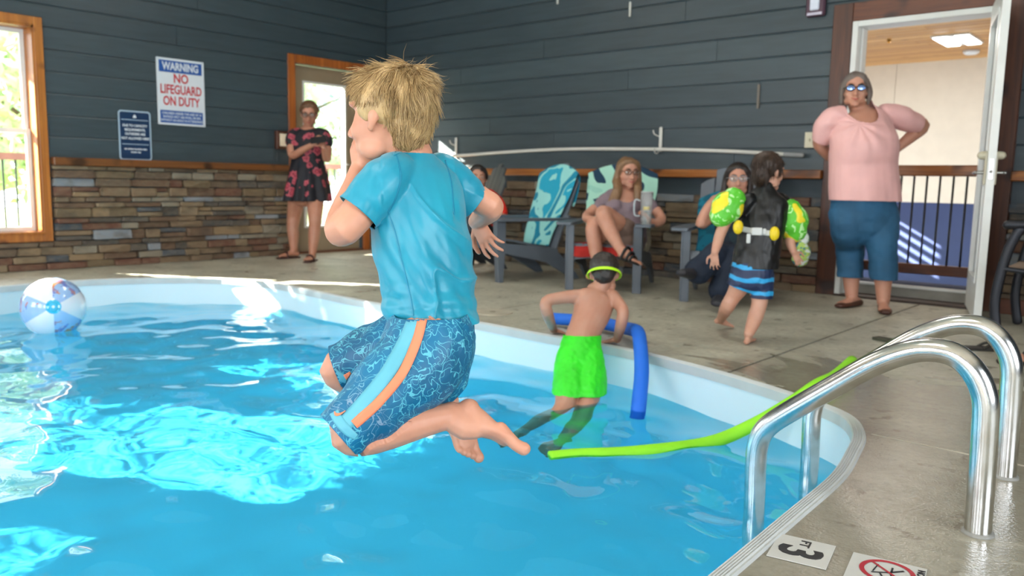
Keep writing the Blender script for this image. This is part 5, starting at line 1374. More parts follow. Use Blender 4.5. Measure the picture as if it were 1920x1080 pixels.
# ------------------------------------------------------------ toddler with arm floats
SK3 = skin('pale_child_skin', '#c49680')
td = person('small child in black vest and blue swim shorts wearing green arm floats', V((-1.8, 3.92, 0)))
D3 = 4.17
def T3(x, y, d=0): return P(x, y, D3+d)
bm = bmesh.new()
hc3 = T3(1441, 322, 0); F3 = (RH*.86+FH*.42-ZU*.06).normalized(); nk3 = T3(1434, 360, 0)
a3, b3, c3 = head(bm, hc3, F3, ZU, .80, neck=nk3, nr=.036)
B3 = (RH*.93 - FH*.30).normalized()   # lateral axis of the torso
tube(bm, [(T3(1434, 362), .05, .04), (T3(1433, 375), .105, .05), (T3(1430, 405), .095, .065), (T3(1424, 450), .092, .072), (T3(1415, 495), .092, .075), (T3(1410, 520), .088, .075)], side=B3, n=20)
l_s, r_s = T3(1396, 380, -.03), T3(1470, 380, .03)
blob(bm, l_s, .034, .034, .034); blob(bm, r_s, .034, .034, .034)
limb(bm, (l_s, .032), (T3(1368, 405, -.04), .031), (T3(1352, 435, -.05), .028), (T3(1345, 458, -.07), .025), (T3(1340, 474, -.09), .018))
hand(bm, T3(1340, 474, -.09), (-ZU+RH*.05), (-RH*.5-FH*.8), .62, thumb=1, curl=.3, spread=.3)
limb(bm, (r_s, .032), (T3(1480, 405, .03), .031), (T3(1483, 438, .03), .028), (T3(1482, 455, .01), .025), (T3(1488, 472, -.01), .018))
hand(bm, T3(1488, 472, -.01), (-ZU*.8+RH*.5), (-FH*.9+RH*.3), .62, thumb=-1, curl=.4, spread=.3)
la3, ra3 = T3(1350, 600, .06), T3(1404, 628, -.02)
la3 = P(1352, 598, (V((-2.02, 4.12, 0))-CAMP).dot(FWD)); ra3 = P(1404, 626, (V((-1.74, 3.83, 0))-CAMP).dot(FWD))
limb(bm, (T3(1396, 512, 0), .062), (T3(1386, 538, .02), .052), (T3(1375, 556, .04), .040), (T3(1362, 578, .08), .036), (la3, .024))
limb(bm, (T3(1424, 515, 0), .062), (T3(1424, 545, -.01), .052), (T3(1424, 568, -.03), .040), (T3(1415, 598, -.03), .038), (ra3, .025))
gl_ = V((la3.x, la3.y, 0))
foot(bm, la3, gl_-RH*.03+FH*.0+ZU*.035, gl_+RH*.09+FH*.06+ZU*.003, ZU+RH*.3, .62, side=-1)
gr_ = V((ra3.x, ra3.y, 0)); foot(bm, ra3, gr_-RH*.015-FH*.02+ZU*.002, gr_+RH*.05+FH*.11+ZU*.002, ZU, .62, side=1)
finish_body(bm, SK3, td, .0048, 3)
face(td, hc3, F3, ZU, .80)
HBR = hair_mat('dark_brown_hair', '#20150f', '#3e2a1c', .45)
bm = bmesh.new(); q = lambda f, u, r=0: hc3 + a3*(f*.80) + b3*(u*.80) + c3*(r*.80)
blob(bm, q(-.020, .040), .086*.8, .098*.8, .090*.8, c3, a3, 20, 14); blob(bm, q(-.060, -.015), .068*.8, .055*.8, .078*.8, c3, a3); blob(bm, q(.052, .066), .058*.8, .040*.8, .034*.8, c3, a3)
for e in (-1, 1): blob(bm, q(.010, .020, .070*e), .014*.8, .034*.8, .034*.8, c3, a3)
bm = remesh(bm, .005, 3); wrinkle(bm, .004, 45, V((1, 1, .4)), 7)
bm.normal_update(); r3 = [(f.calc_center_median(), f.normal.copy()) for f in bm.faces if rr.random() < .35 and not ((f.calc_center_median()-hc3).dot(a3) > .045 and (f.calc_center_median()-hc3).dot(b3) < .045)]
cr3 = q(-.05, .13)
bmo('hair', bm, HBR, td, True, True)
def fl3(p, nm):
    d = p-cr3; t = d-nm*d.dot(nm); t = t.normalized() if t.length > 1e-5 else c3
    return (t - ZU*.3 + V((noise.noise(p*25), noise.noise(p*25+V((7, 1, 3))), noise.noise(p*25+V((2, 9, 4)))))*.3).normalized()
strands('hair_strands', HBR, td, r3, lambda p: .035, fl3, .0012, 3, 5, .3, .2)['kind'] = 'stuff'
VB = NT('black_neoprene', srgb('#08090b'), .45); VB.bump(VB.noise(VB.geo(), 40, 3), .3, .004)
bm = bmesh.new()
tube(bm, [(T3(1434, 352), .045, .040), (T3(1433, 366), .082, .048), (T3(1432, 382), .122, .066), (T3(1430, 410), .116, .082), (T3(1424, 450), .112, .088), (T3(1417, 490), .116, .090), (T3(1414, 512), .116, .090)], side=B3, n=24)
limb(bm, (T3(1404, 376, -.02), .040), (T3(1392, 386, -.03), .042), (T3(1382, 398, -.035), .038), n=14)
limb(bm, (T3(1464, 376, .02), .040), (T3(1473, 386, .03), .042), (T3(1478, 400, .03), .038), n=14)
bm = remesh(bm, .005, 4); cut(bm, T3(1414, 502), -ZU, .16); wrinkle(bm, .007, 18, V((1, 1, .7)), 12, lambda c: 1.0)
vest = cloth('swim_vest', bm, VB.m, td, .004)
tsh = NT('navy_blue_wave_shorts', srgb('#14264a'), .5); g = tsh.geo((1, 1, 1))
wv = tsh.n('TexWave'); wv.inputs['Scale'].default_value = 5.2; wv.inputs['Distortion'].default_value = 5; wv.bands_direction = 'Z'; tsh.l(g, wv.inputs['Vector'])
tsh.col(tsh.ramp(wv.outputs['Fac'], [(0, srgb('#16284c')), (.55, srgb('#1f3a66')), (.72, srgb('#2a9ed6'))], const=True))
bm = bmesh.new(); tube(bm, [(T3(1412, 488), .100, .080), (T3(1411, 505), .104, .086), (T3(1410, 525), .102, .086)], side=B3, n=20)
limb(bm, (T3(1396, 510), .068), (T3(1388, 532, .015), .062), (T3(1380, 548, .03), .060), n=16); limb(bm, (T3(1426, 515), .068), (T3(1426, 545, -.01), .062), (T3(1426, 568, -.02), .058), n=16)
bm = remesh(bm, .005, 4); cut(bm, T3(1384, 538, .02), (T3(1380, 548, .03)-T3(1396, 510)), .085); cut(bm, T3(1426, 558, -.015), -ZU, .075); cut(bm, T3(1412, 492), ZU, .15)
wrinkle(bm, .004, 25, seed=3); cloth('swim_shorts', bm, tsh.m, td, .003); tuck_all(td)
tfl = NT('green_palm_float', srgb('#5cc02c'), .5); g = tfl.geo(); nn_ = tfl.noise(g, 15, 1, .5, 2.5); n2__ = tfl.noise(g, 11, 0)
cf = tfl.ramp(nn_, [(0, srgb('#58bc30')), (.58, srgb('#b4e89c'))], const=True); tfl.col(tfl.mix(tfl.ramp(n2__, [(.60, (0, 0, 0, 1)), (.62, (1, 1, 1, 1))]), cf, srgb('#e8d42a')))
def armfloat(cc, ax_, w_, h_, ext):
    bm = bmesh.new(); ax_ = ax_.normalized(); s_ = ext - ax_*ext.dot(ax_)
    tube(bm, [(cc-ax_*h_*.5, w_*.78, w_*.70), (cc-ax_*h_*.2, w_, w_*.85), (cc+ax_*h_*.2, w_, w_*.85), (cc+ax_*h_*.5, w_*.80, w_*.70)], side=s_.normalized(), n=20, sub=4)
    bm = remesh(bm, .005, 2); wrinkle(bm, .003, 30, seed=6)
    return bmo('arm_float', bm, tfl.m, td, True, True)
armfloat(T3(1364, 389, -.05), T3(1388, 362, -.03)-T3(1342, 424, -.05), .078, .115, RH)
armfloat(T3(1484, 414, .02), ZU*1.0+RH*-.35, .082, .115, RH)
YL = plain('yellow_pad', '#e2c51c', .5, var=.05); WB = plain('white_webbing', '#c9cbc8', .5, var=.05)
bvv = evbvh(vest, td)
ribbon('belt', bvv, [(1386, 428, 5), (1405, 432, 5), (1430, 436, 5), (1452, 438, 5)], WB, td, .006, 6, 2, .003)
bm = bmesh.new()
bm.free()
for x, y, sx_ in ((1384, 426, 0), (1452, 438, 0)):
    bm = bmesh.new(); blob(bm, T3(x, y, -.095), .026, .018, .036, RH, FH); bmo('float_pad', bm, YL, td, True, True)
bm = bmesh.new(); bc_ = T3(1419, 434, -.108); Mx = Matrix((( RH.x, FH.x, 0, bc_.x), (RH.y, FH.y, 0, bc_.y), (0, 0, 1, bc_.z), (0, 0, 0, 1)))
box(bm, (-.026, -.008, -.019), (.026, .006, .019), Mx); box(bm, (.030, -.006, -.015), (.046, .004, .015), Mx)
box(bm, (-.05, -.006, -.06), (-.030, .002, -.012), Mx); bmo('buckle', bm, WB, td, world=True, bevel=.003)

# ------------------------------------------------------------ woman in pink by the doorway
SKA = skin('adult_skin', '#b5826a'); SKB = skin('adult_skin_light', '#c08e78')
def face_cam(l=0.0, up=0.0): return (-FH + RH*l + ZU*up).normalized()
D4 = (V((-1.72, 5.52, 0))-CAMP).dot(FWD)
def T4(x, y, d=0): return P(x, y, D4+d)
pw_ = person('standing woman in pink blouse and blue capri jeans, hands on hips, by the doorway', V((-1.72, 5.52, 0)))
hc4 = T4(1604, 170, 0); F4 = (-FH-RH*.38+ZU*.02).normalized()
bm = bmesh.new()
a4, b4, c4 = head(bm, hc4, F4, ZU, 1.0, neck=T4(1614, 212, .04), nr=.058, jaw=1.15)
B4 = (RH*.97+FH*.15).normalized()
tube(bm, [(T4(1612, 205, .03), .06, .05), (T4(1615, 222, .03), .17, .09), (T4(1618, 260, .02), .20, .13), (T4(1618, 310, .02), .20, .15), (T4(1618, 360, .02), .205, .15), (T4(1620, 400, .02), .20, .15)], side=B4, n=22)
l4, r4 = T4(1562, 222, .0), T4(1672, 218, .06)
el4, er4 = T4(1536, 268, .10), T4(1731, 236, .12)
wl4, wr4 = T4(1562, 300, .20), T4(1676, 283, .14)
blob(bm, l4, .06, .06, .06); blob(bm, r4, .06, .06, .06)
limb(bm, (l4, .055), (T4(1545, 245, .05), .05), (el4, .044), (T4(1548, 285, .15), .04), (wl4, .03))
limb(bm, (r4, .055), (T4(1705, 226, .09), .05), (er4, .044), (T4(1708, 256, .13), .042), (wr4, .028))
hand(bm, wr4, (-ZU*.85-RH*.35), (RH*.8+ZU*.2-FH*.3), .90, thumb=1, curl=.45, spread=.12)
hand(bm, wl4, (RH*.8-ZU*.3), FH, .85, thumb=1, curl=.3)
# legs below the capris
fl, fr2 = V((-1.86, 5.60, 0)), V((-1.60, 5.56, 0))
dl, dr_ = (fl-CAMP).dot(FWD), (fr2-CAMP).dot(FWD)
kl, kr = P(1594, 455, dl), P(1653, 460, dr_)
al_, ar_ = P(1597, 556, dl), P(1656, 566, dr_)
limb(bm, (T4(1592, 400, .02), .11), (kl, .075), (P(1596, 500, dl), .066), (P(1596, 530, dl), .052), (al_, .040))
limb(bm, (T4(1648, 400, .02), .11), (kr, .075), (P(1655, 505, dr_), .066), (P(1656, 535, dr_), .052), (ar_, .040))
gl4 = V((al_.x, al_.y, 0)); gr4 = V((ar_.x, ar_.y, 0))
foot(bm, al_, gl4+RH*.055+FH*.03+ZU*.012, gl4-RH*.125-FH*.10+ZU*.012, ZU, 1.0, toes=False)
foot(bm, ar_, gr4+RH*.015+FH*.05+ZU*.012, gr4-RH*.05-FH*.16+ZU*.012, ZU, 1.0, toes=False)
finish_body(bm, SKB, pw_, .0075, 3)
MIR = NT('mirror_lens', srgb('#6f88b8'), .12, metal=.8).m
face(pw_, hc4, F4, ZU, 1.0, glasses=(plain('black_frame', '#15151a', .3), MIR), smile=1)
GH = hair_mat('grey_brown_hair', '#3c332f', '#6f625a', .5)
def hair_long(root, hc, a, b, c, s, mt, front, locks, vox=.0075, cap=1.0, seed=1):
    bm = bmesh.new(); q = lambda f, u, r=0: hc + a*(f*s) + b*(u*s) + c*(r*s)
    blob(bm, q(-.022, .042), .085*s*cap, .096*s, .086*s*cap, c, a, 20, 14); blob(bm, q(-.055, -.02), .074*s, .055*s, .085*s, c, a)
    for L in locks: tube(bm, [(p, r1, r2) for p, r1, r2 in L], side=c, n=12, sub=4)
    for L in front: tube(bm, [(q(f, u, r), w) for f, u, r, w in L], n=10, sub=3)
    bm = remesh(bm, vox, 3); wrinkle(bm, .005, 34, V((1, 1, .22)), seed)
    return bmo('hair', bm, mt, root, True, True)
q4 = lambda f, u, r=0: hc4 + a4*f + b4*u + c4*r
hair_long(pw_, hc4, a4, b4, c4, 1.0, GH, [[(.04, .085, .02, .03), (.03, .06, .065, .02), (-.0, .0, .082, .022), (-.01, -.08, .078, .018)], [(.04, .085, -.02, .03), (.03, .06, -.062, .02), (.0, .0, -.082, .022), (-.005, -.05, -.084, .02), (.0, -.085, -.080, .010)]], [], seed=3)
PINK = plain('pink_crepe', '#dfaca8', .6, var=.05, bump=.15, bscale=200)
PINK2 = PINK
bm = bmesh.new()
tube(bm, [(T4(1613, 203, .03), .085, .075), (T4(1615, 214, .03), .16, .10), (T4(1617, 235, .02), .205, .13), (T4(1620, 275, -.01), .222, .185), (T4(1619, 310, .01), .225, .168), (T4(1620, 350, .01), .236, .175), (T4(1622, 384, .01), .236, .18)], side=B4, n=26)
limb(bm, (T4(1572, 218, .0), .07), (T4(1556, 228, .02), .078), (T4(1545, 245, .05), .072), (T4(1539, 262, .08), .058), n=18)
limb(bm, (T4(1660, 214, .05), .07), (T4(1686, 220, .07), .078), (T4(1706, 228, .09), .072), (T4(1724, 234, .11), .056), n=18)
bm = remesh(bm, .0075, 4)
cut(bm, T4(1621, 376, .01), -ZU, .34); cut(bm, T4(1537, 266, .085), (el4-l4), .09); cut(bm, T4(1722, 234, .11), (er4-r4), .09)
scoop(bm, T4(1610, 207, -.02), B4, .098, .088)
bm.normal_update()
for v in bm.verts:
    d = v.co-T4(1606, 232, -.1); r_ = math.hypot(d.dot(RH), d.z); an_ = atan2(d.dot(RH), -d.z)
    v.co += v.normal*(.006*math.exp(-r_*4)*sin(an_*11)*min(1, r_*12) + .006*noise.noise(V((v.co.dot(RH)*16, v.co.z*3, v.co.dot(FH)*6))))
cloth('blouse', bm, PINK, pw_, .004)
DEN = plain('blue_denim', '#25587a', .75, var=.18, scale=6, bump=.3, bscale=400)
bm = bmesh.new()
tube(bm, [(T4(1619, 350, .02), .20, .15), (T4(1619, 385, .02), .215, .16), (T4(1619, 415, .02), .21, .155)], side=B4, n=22)
limb(bm, (T4(1590, 400, .02), .122), (T4(1590, 430, 0), .110), (kl, .094), (P(1594, 490, dl), .086), (P(1594, 528, dl), .080), n=18)
limb(bm, (T4(1649, 400, .02), .122), (T4(1652, 430, .0), .110), (kr, .094), (P(1656, 495, dr_), .086), (P(1658, 532, dr_), .080), n=18)
bm = remesh(bm, .0075, 3); cut(bm, P(1594, 519, dl), -ZU, .10); cut(bm, P(1657, 524, dr_), -ZU, .10); wrinkle(bm, .008, 9, V((1, 1, 1.6)), 5)
jeans = cloth('capri_jeans', bm, DEN, pw_, .005); tuck_all(pw_)
BRN = plain('brown_leather', '#4a2a1e', .5)
def flat_shoe(root, ank, heel, toe, name='shoe', mt=BRN, s=1.0):
    d = (toe-heel); L = d.length; d.normalize(); r = d.cross(ZU); bm = bmesh.new()
    tube(bm, [(heel+ZU*.024, .030*s, .026), (heel+d*L*.35+ZU*.022, .034*s, .024), (heel+d*L*.7+ZU*.020, .043*s, .021), (heel+d*L*.98+ZU*.016, .032*s, .014)], side=r, n=16, sub=4)
    bm = remesh(bm, .005, 2)
    for v in bm.verts: v.co.z = max(v.co.z, .001)
    bmo(name, bm, mt, root, True, True)
flat_shoe(pw_, al_, gl4+RH*.065+FH*.03, gl4-RH*.13-FH*.105); flat_shoe(pw_, ar_, gr4+RH*.02+FH*.055, gr4-RH*.05-FH*.165)

# ------------------------------------------------------------ woman photographing with her phone
D5 = (V((-6.72, 4.58, 0))-CAMP).dot(FWD)
def T5(x, y, d=0): return P(x, y, D5+d)
ph_ = person('woman in a dark floral dress standing by the corner door, looking at her phone', V((-6.72, 4.58, 0)))
hc5 = T5(580, 213, 0); F5 = (-FH+RH*.15-ZU*.32).normalized()
bm = bmesh.new(); a5, b5, c5 = head(bm, hc5, F5, ZU, 1.0, neck=T5(577, 245, .05), nr=.05)
B5 = RH.copy()
tube(bm, [(T5(578, 240, .05), .06, .05), (T5(578, 250, .04), .15, .08), (T5(578, 275, .03), .155, .10), (T5(577, 300, .03), .13, .10), (T5(577, 335, .03), .165, .12), (T5(576, 365, .03), .17, .12)], side=B5, n=20)
l5, r5 = T5(550, 250, .02), T5(607, 250, .02)
blob(bm, l5, .05, .05, .05); blob(bm, r5, .05, .05, .05)
limb(bm, (l5, .048), (T5(546, 270, -.02), .044), (T5(549, 291, -.08), .040), (T5(568, 281, -.18), .034), (T5(585, 272, -.24), .026))
hand(bm, T5(585, 272, -.24), (RH*.6+ZU*.7-FH*.1), (-RH*.5+ZU*.1-FH*.8), .90, thumb=1, curl=.35)
limb(bm, (r5, .048), (T5(614, 272, -.02), .044), (T5(613, 298, -.08), .040), (T5(609, 284, -.18), .034), (T5(607, 276, -.23), .026))
hand(bm, T5(607, 276, -.23), (ZU*.9-RH*.3), (RH*.4-FH*.8), .90, thumb=-1, curl=.5)
f5l, f5r = V((-6.93, 4.62, 0)), V((-6.60, 4.56, 0)); d5l, d5r = (f5l-CAMP).dot(FWD), (f5r-CAMP).dot(FWD)
a5l, a5r = P(551, 468, d5l), P(586, 474, d5r)
limb(bm, (T5(560, 350, .03), .095), (P(552, 400, d5l), .072), (P(549, 425, d5l), .058), (P(550, 440, d5l), .056), (a5l, .036))
limb(bm, (T5(592, 350, .03), .095), (P(591, 400, d5r), .072), (P(590, 425, d5r), .058), (P(589, 442, d5r), .056), (a5r, .036))
g5l, g5r = V((a5l.x, a5l.y, .02)), V((a5r.x, a5r.y, .02))
foot(bm, a5l, g5l+RH*.03+FH*.03, g5l-RH*.12-FH*.10, ZU, 1.0, side=-1); foot(bm, a5r, g5r+FH*.05, g5r-RH*.01-FH*.17, ZU, 1.0, side=1)
finish_body(bm, SKA, ph_, .0075, 3)
face(ph_, hc5, F5, ZU, 1.0, glasses=(plain('thin_frame', '#3a3030', .3), GLASS))
BRH = hair_mat('brown_pulled_hair', '#4a3122', '#7a5636', .5)
q5 = lambda f, u, r=0: hc5 + a5*f + b5*u + c5*r
hair_long(ph_, hc5, a5, b5, c5, 1.0, BRH, [[(.045, .085, .0, .030), (.03, .075, .05, .024), (-.01, .03, .080, .02)], [(.045, .085, .0, .030), (.03, .075, -.05, .024), (-.01, .03, -.080, .02)]], [[(q5(-.08, .05), .03, .03), (q5(-.10, .04), .03, .03)]], seed=8)
tfr = NT('floral_dress_print', srgb('#14141f'), .7); g = tfr.geo(); vo = tfr.n('TexVoronoi'); vo.inputs['Scale'].default_value = 9.5; vo.inputs['Randomness'].default_value = .7
dn = tfr.n('TexNoise'); dn.inputs['Scale'].default_value = 22; tfr.l(g, dn.inputs['Vector']); vm = tfr.n('VectorMath'); vm.operation = 'MULTIPLY_ADD'; tfr.l(dn.outputs['Color'], vm.inputs[0]); vm.inputs[1].default_value = (.06, .06, .06); tfr.l(g, vm.inputs[2]); tfr.l(vm.outputs[0], vo.inputs['Vector'])
fc_ = tfr.ramp(vo.outputs['Distance'], [(0, srgb('#b0404c')), (.14, srgb('#7e2436')), (.28, srgb('#a84854')), (.40, srgb('#10101a'))], const=True)
tfr.col(fc_)
bm = bmesh.new()
tube(bm, [(T5(578, 241, .05), .06, .055), (T5(578, 250, .04), .15, .095), (T5(578, 262, .03), .172, .12), (T5(578, 285, .02), .165, .13), (T5(577, 305, .02), .160, .125), (T5(577, 335, .02), .195, .15), (T5(576, 372, .02), .225, .17), (T5(576, 388, .02), .23, .175)], side=B5, n=24)
limb(bm, (T5(560, 250, .03), .055), (T5(550, 254, .02), .060), (T5(546, 266, -.01), .054), n=16); limb(bm, (T5(597, 250, .03), .055), (T5(608, 254, .02), .060), (T5(614, 268, -.02), .054), n=16)
bm = remesh(bm, .0075, 4); cut(bm, T5(576, 377, .02), -ZU, .33); cut(bm, T5(578, 246, .03), ZU, .085)
bm.normal_update()
for v in bm.verts:
    dn_ = max(0, T5(577, 300).z - v.co.z); v.co += v.normal*(.028*min(1, dn_*3)*sin(atan2((v.co-T5(577, 350, .02)).dot(FH), (v.co-T5(577, 350, .02)).dot(RH))*9) * .6 + .004*noise.noise(v.co*18))
cloth('floral_dress', bm, tfr.m, ph_, .004); tuck_all(ph_)
SND = plain('dark_red_sandal', '#3a1a16', .6)
for gg, d_ in ((g5l, (-RH*.15-FH*.13)), (g5r, (-RH*.01-FH*.22))):
    hh = gg-d_*.28; tt_ = gg+d_*.85; dd = (tt_-hh).normalized(); rr_ = dd.cross(ZU)
    bm = bmesh.new(); tube(bm, [(hh+ZU*-.012, .035, .010), (hh*.5+tt_*.5-ZU*.012, .038, .010), (tt_-ZU*.012, .042, .010)], side=rr_, n=14, sub=3)
    md = hh*.38+tt_*.62; tube(bm, [(md+rr_*.046-ZU*.01, .008), (md+rr_*.02+ZU*.040, .010), (md-rr_*.02+ZU*.040, .010), (md-rr_*.046-ZU*.01, .008)], n=8, sub=3)
    bmo('sandal', bm, SND, ph_, True, True)
phn = tag(empty('phone', T5(597, 262, -.30)), 'black phone held up by the woman in the floral dress', 'phone')
c_ = phn.location; ez = F5.copy(); ex_ = RH.copy(); ey_ = ZU
Mx = Matrix.Rotation(-.6, 4, 'Z') if False else Matrix(((RH.x, -FH.x, 0, 0), (RH.y, -FH.y, 0, 0), (0, 0, 1, 0), (0, 0, 0, 1)))
Mx = Mx @ Matrix.Rotation(radians(35), 4, 'X') @ Matrix.Rotation(radians(80), 4, 'Y')
boxo('phone_body', (-.037, -.0045, -.075), (.037, .0045, .075), BLK, phn, bevel=.003, M=Mx)
boxo('phone_screen', (-.034, -.0052, -.070), (.034, -.0045, .070), plain('dark_screen', '#0a0b10', .1), phn, M=Mx)

# ------------------------------------------------------------ woman with long brown hair
def seated(label, loc, D, hcp, Fd, s, nkp, torso, B, arms, legs, feet, skinm, vox=.0075, jaw=1.0):
    t = person(label, loc); bm = bmesh.new()
    a, b, c = head(bm, hcp, Fd, ZU, s, neck=nkp, nr=.048*s, jaw=jaw)
    tube(bm, torso, side=B, n=20)
    for A in arms:
        blob(bm, A[0][0], .047, .047, .047); limb(bm, *A)
    for L in legs: limb(bm, *L)
    for f in feet: foot(bm, *f[:4], **f[4])
    return t, bm, a, b, c
D6 = 6.05
def T6(x, y, d=0): return P(x, y, D6+d)
F6 = (-FH+RH*.22).normalized(); B6 = (RH*.95-FH*.05).normalized()
hc6 = T6(1177, 325, .12)
kx, kn = T6(1131, 400, -.22), T6(1113, 424, -.16)
ank6 = T6(1170, 478, -.42)
w, bm, a6, b6, c6 = seated('seated woman with long brown hair and mauve top, legs crossed', V((-3.45, 5.2, 0)), D6, hc6, F6, 1.0, T6(1174, 355, .16),
    [(T6(1173, 352, .17), .06, .05), (T6(1172, 365, .16), .14, .08), (T6(1170, 390, .12), .145, .105), (T6(1168, 415, .08), .13, .10), (T6(1170, 438, .04), .155, .12), (T6(1168, 450, 0), .15, .12)], B6,
    [((T6(1138, 374, .14), .045), (T6(1120, 388, .08), .042), (T6(1100, 406, .0), .037), (T6(1108, 412, -.12), .032), (T6(1120, 412, -.20), .024)),
     ((T6(1208, 374, .14), .045), (T6(1226, 390, .08), .042), (T6(1240, 411, .0), .037), (T6(1230, 418, -.08), .032), (T6(1218, 414, -.14), .024))],
    [((T6(1182, 440, .02), .085), (T6(1158, 422, -.10), .078), (kx, .060), (T6(1144, 432, -.30), .054), (T6(1158, 458, -.37), .040), (ank6, .032)),
     ((T6(1156, 444, .02), .085), (T6(1134, 436, -.08), .076), (kn, .060), (T6(1116, 460, -.17), .054), (T6(1120, 488, -.17), .042), (T6(1124, 512, -.15), .034))],
    [(ank6, T6(1160, 482, -.40), T6(1194, 494, -.50), (ZU*.8+RH*.5-FH*.1), dict(s=.98, side=-1)), (T6(1124, 512, -.15), T6(1124, 522, -.12), T6(1126, 530, -.34), ZU, dict(s=.95))], SKB)
hand(bm, T6(1120, 412, -.20), (RH*.9-ZU*.2), (ZU*.8-FH*.4), .85, thumb=1, curl=.3)
hand(bm, T6(1218, 414, -.14), (-RH*.4+ZU*.6-FH*.2), (RH*.6+ZU*.3), .85, thumb=1, curl=.7)
finish_body(bm, SKB, w, .0075, 3)
face(w, hc6, F6, ZU, 1.0, glasses=(plain('brown_frame', '#5a3a2c', .3), GLASS), smile=1)
LBH = hair_mat('long_brown_hair', '#3c281c', '#8a6848', .45)
q6 = lambda f, u, r=0: hc6 + a6*f + b6*u + c6*r
hair_long(w, hc6, a6, b6, c6, 1.0, LBH,
    [[(.05, .085, .0, .026), (.035, .07, .055, .026), (.0, .0, .082, .026), (.0, -.08, .085, .03)], [(.05, .085, .0, .026), (.035, .07, -.055, .026), (.0, .0, -.082, .026), (.0, -.08, -.085, .03)]],
    [[(q6(-.01, -.06, .085), .032, .030), (T6(1158, 355, .03), .038, .026), (T6(1150, 378, .0), .040, .026), (T6(1144, 398, -.02), .030, .020), (T6(1142, 410, -.02), .014, .010)],
     [(q6(-.01, -.06, -.085), .030, .030), (T6(1196, 352, .03), .034, .026), (T6(1195, 370, .01), .030, .024), (T6(1192, 384, .01), .014, .012)],
     [(q6(-.06, -.03, 0), .07, .045), (q6(-.07, -.12, 0), .08, .045), (q6(-.06, -.2, 0), .08, .04)]], seed=12)
MAU = plain('mauve_knit', '#7a6a72', .8, var=.08, bump=.2, bscale=150)
bm = bmesh.new()
tube(bm, [(T6(1173, 356, .17), .085, .06), (T6(1172, 366, .16), .150, .095), (T6(1170, 385, .11), .160, .125), (T6(1168, 405, .08), .150, .125), (T6(1169, 428, .04), .165, .135), (T6(1170, 448, .02), .172, .14)], side=B6, n=22)
for e in (-1, 1): blob(bm, T6(1168+e*17, 388, -.0), .065, .055, .06, RH, FH)
limb(bm, (T6(1146, 372, .15), .052), (T6(1134, 378, .12), .056), (T6(1124, 388, .08), .050), n=16); limb(bm, (T6(1200, 372, .15), .052), (T6(1211, 378, .12), .056), (T6(1222, 389, .08), .050), n=16)
bm = remesh(bm, .0075, 3); scoop(bm, T6(1172, 360, .10), B6, .075, .075); wrinkle(bm, .006, 12, V((1, 1, 1.5)), 4); cloth('mauve_top', bm, MAU, w, .004)
TSK = plain('tan_shorts', '#6f5a50', .8, var=.1)
bm = bmesh.new(); tube(bm, [(T6(1168, 432, .03), .165, .13), (T6(1168, 450, .0), .17, .13)], side=B6, n=20); limb(bm, (T6(1184, 441, .01), .098), (T6(1168, 430, -.06), .092), n=16); limb(bm, (T6(1156, 446, .01), .096), (T6(1146, 441, -.04), .088), n=16)
bm = remesh(bm, .0075, 3); cloth('shorts', bm, TSK, w, .003); tuck_all(w)
BST = plain('black_strap', '#141416', .5)
ft_h, ft_t = T6(1160, 482, -.40), T6(1194, 494, -.50); d_ = (ft_t-ft_h).normalized(); up_ = (ZU*.8+RH*.5-FH*.1); up_ = (up_-d_*up_.dot(d_)).normalized(); r_ = d_.cross(up_)
bm = bmesh.new(); tube(bm, [(ft_h-up_*.006, .034, .008), ((ft_h+ft_t)*.5-up_*.006, .038, .008), (ft_t-up_*.004, .042, .008)], side=r_, n=14, sub=3)
for f_ in (.30, .58, .76):
    md = ft_h.lerp(ft_t, f_); hh = (.075, .052, .034)[(.30, .58, .76).index(f_)]
    tube(bm, [(md+r_*.044, .009), (md+r_*.024+up_*hh, .011), (md-r_*.024+up_*hh, .011), (md-r_*.044, .009)], n=8, sub=4)
bmo('sandal', bm, BST, w, True, True)
# her clear cup
cup = tag(empty('cup', T6(1212, 412, -.16)), 'clear tall cup with a yellow slice held by the brown haired woman', 'cup')
CLR = NT('clear_cup', (.9, .93, .92, 1), .05); CLR.b.inputs['Transmission Weight'].default_value = .85; CLR.b.inputs['IOR'].default_value = 1.1
c_ = T6(1212, 392, -.20); bm = bmesh.new(); tube(bm, [(c_-ZU*.12, .036), (c_+ZU*.0, .041), (c_+ZU*.12, .045)], n=24, sub=2, caps=False)
cb = bmo('cup_wall', bm, CLR.m, cup, True, True); s_ = cb.modifiers.new('s', 'SOLIDIFY'); s_.thickness = .002
bm = bmesh.new(); tube(bm, [(c_-ZU*.005, .022), (c_+ZU*.018, .022)], n=16, sub=1, flat=True); bmo('lemon_slice', bm, plain('lemon_yellow', '#e8c818', .4), cup, world=True)
bm = bmesh.new(); tube(bm, [(c_+ZU*.118, .046), (c_+ZU*.126, .044)], n=24, sub=1, flat=True); bmo('cup_lid', bm, plain('clear_white_lid', '#b4b8b4', .3), cup, True, True)
bm = bmesh.new(); tube(bm, [(c_+ZU*.06-RH*.05, .006), (c_+ZU*.06-RH*.085, .006), (c_-ZU*.04-RH*.085, .006), (c_-ZU*.05-RH*.05, .006)], n=8, sub=3); bmo('cup_handle', bm, plain('pale_handle', '#b0bcc0', .3), cup, True, True)

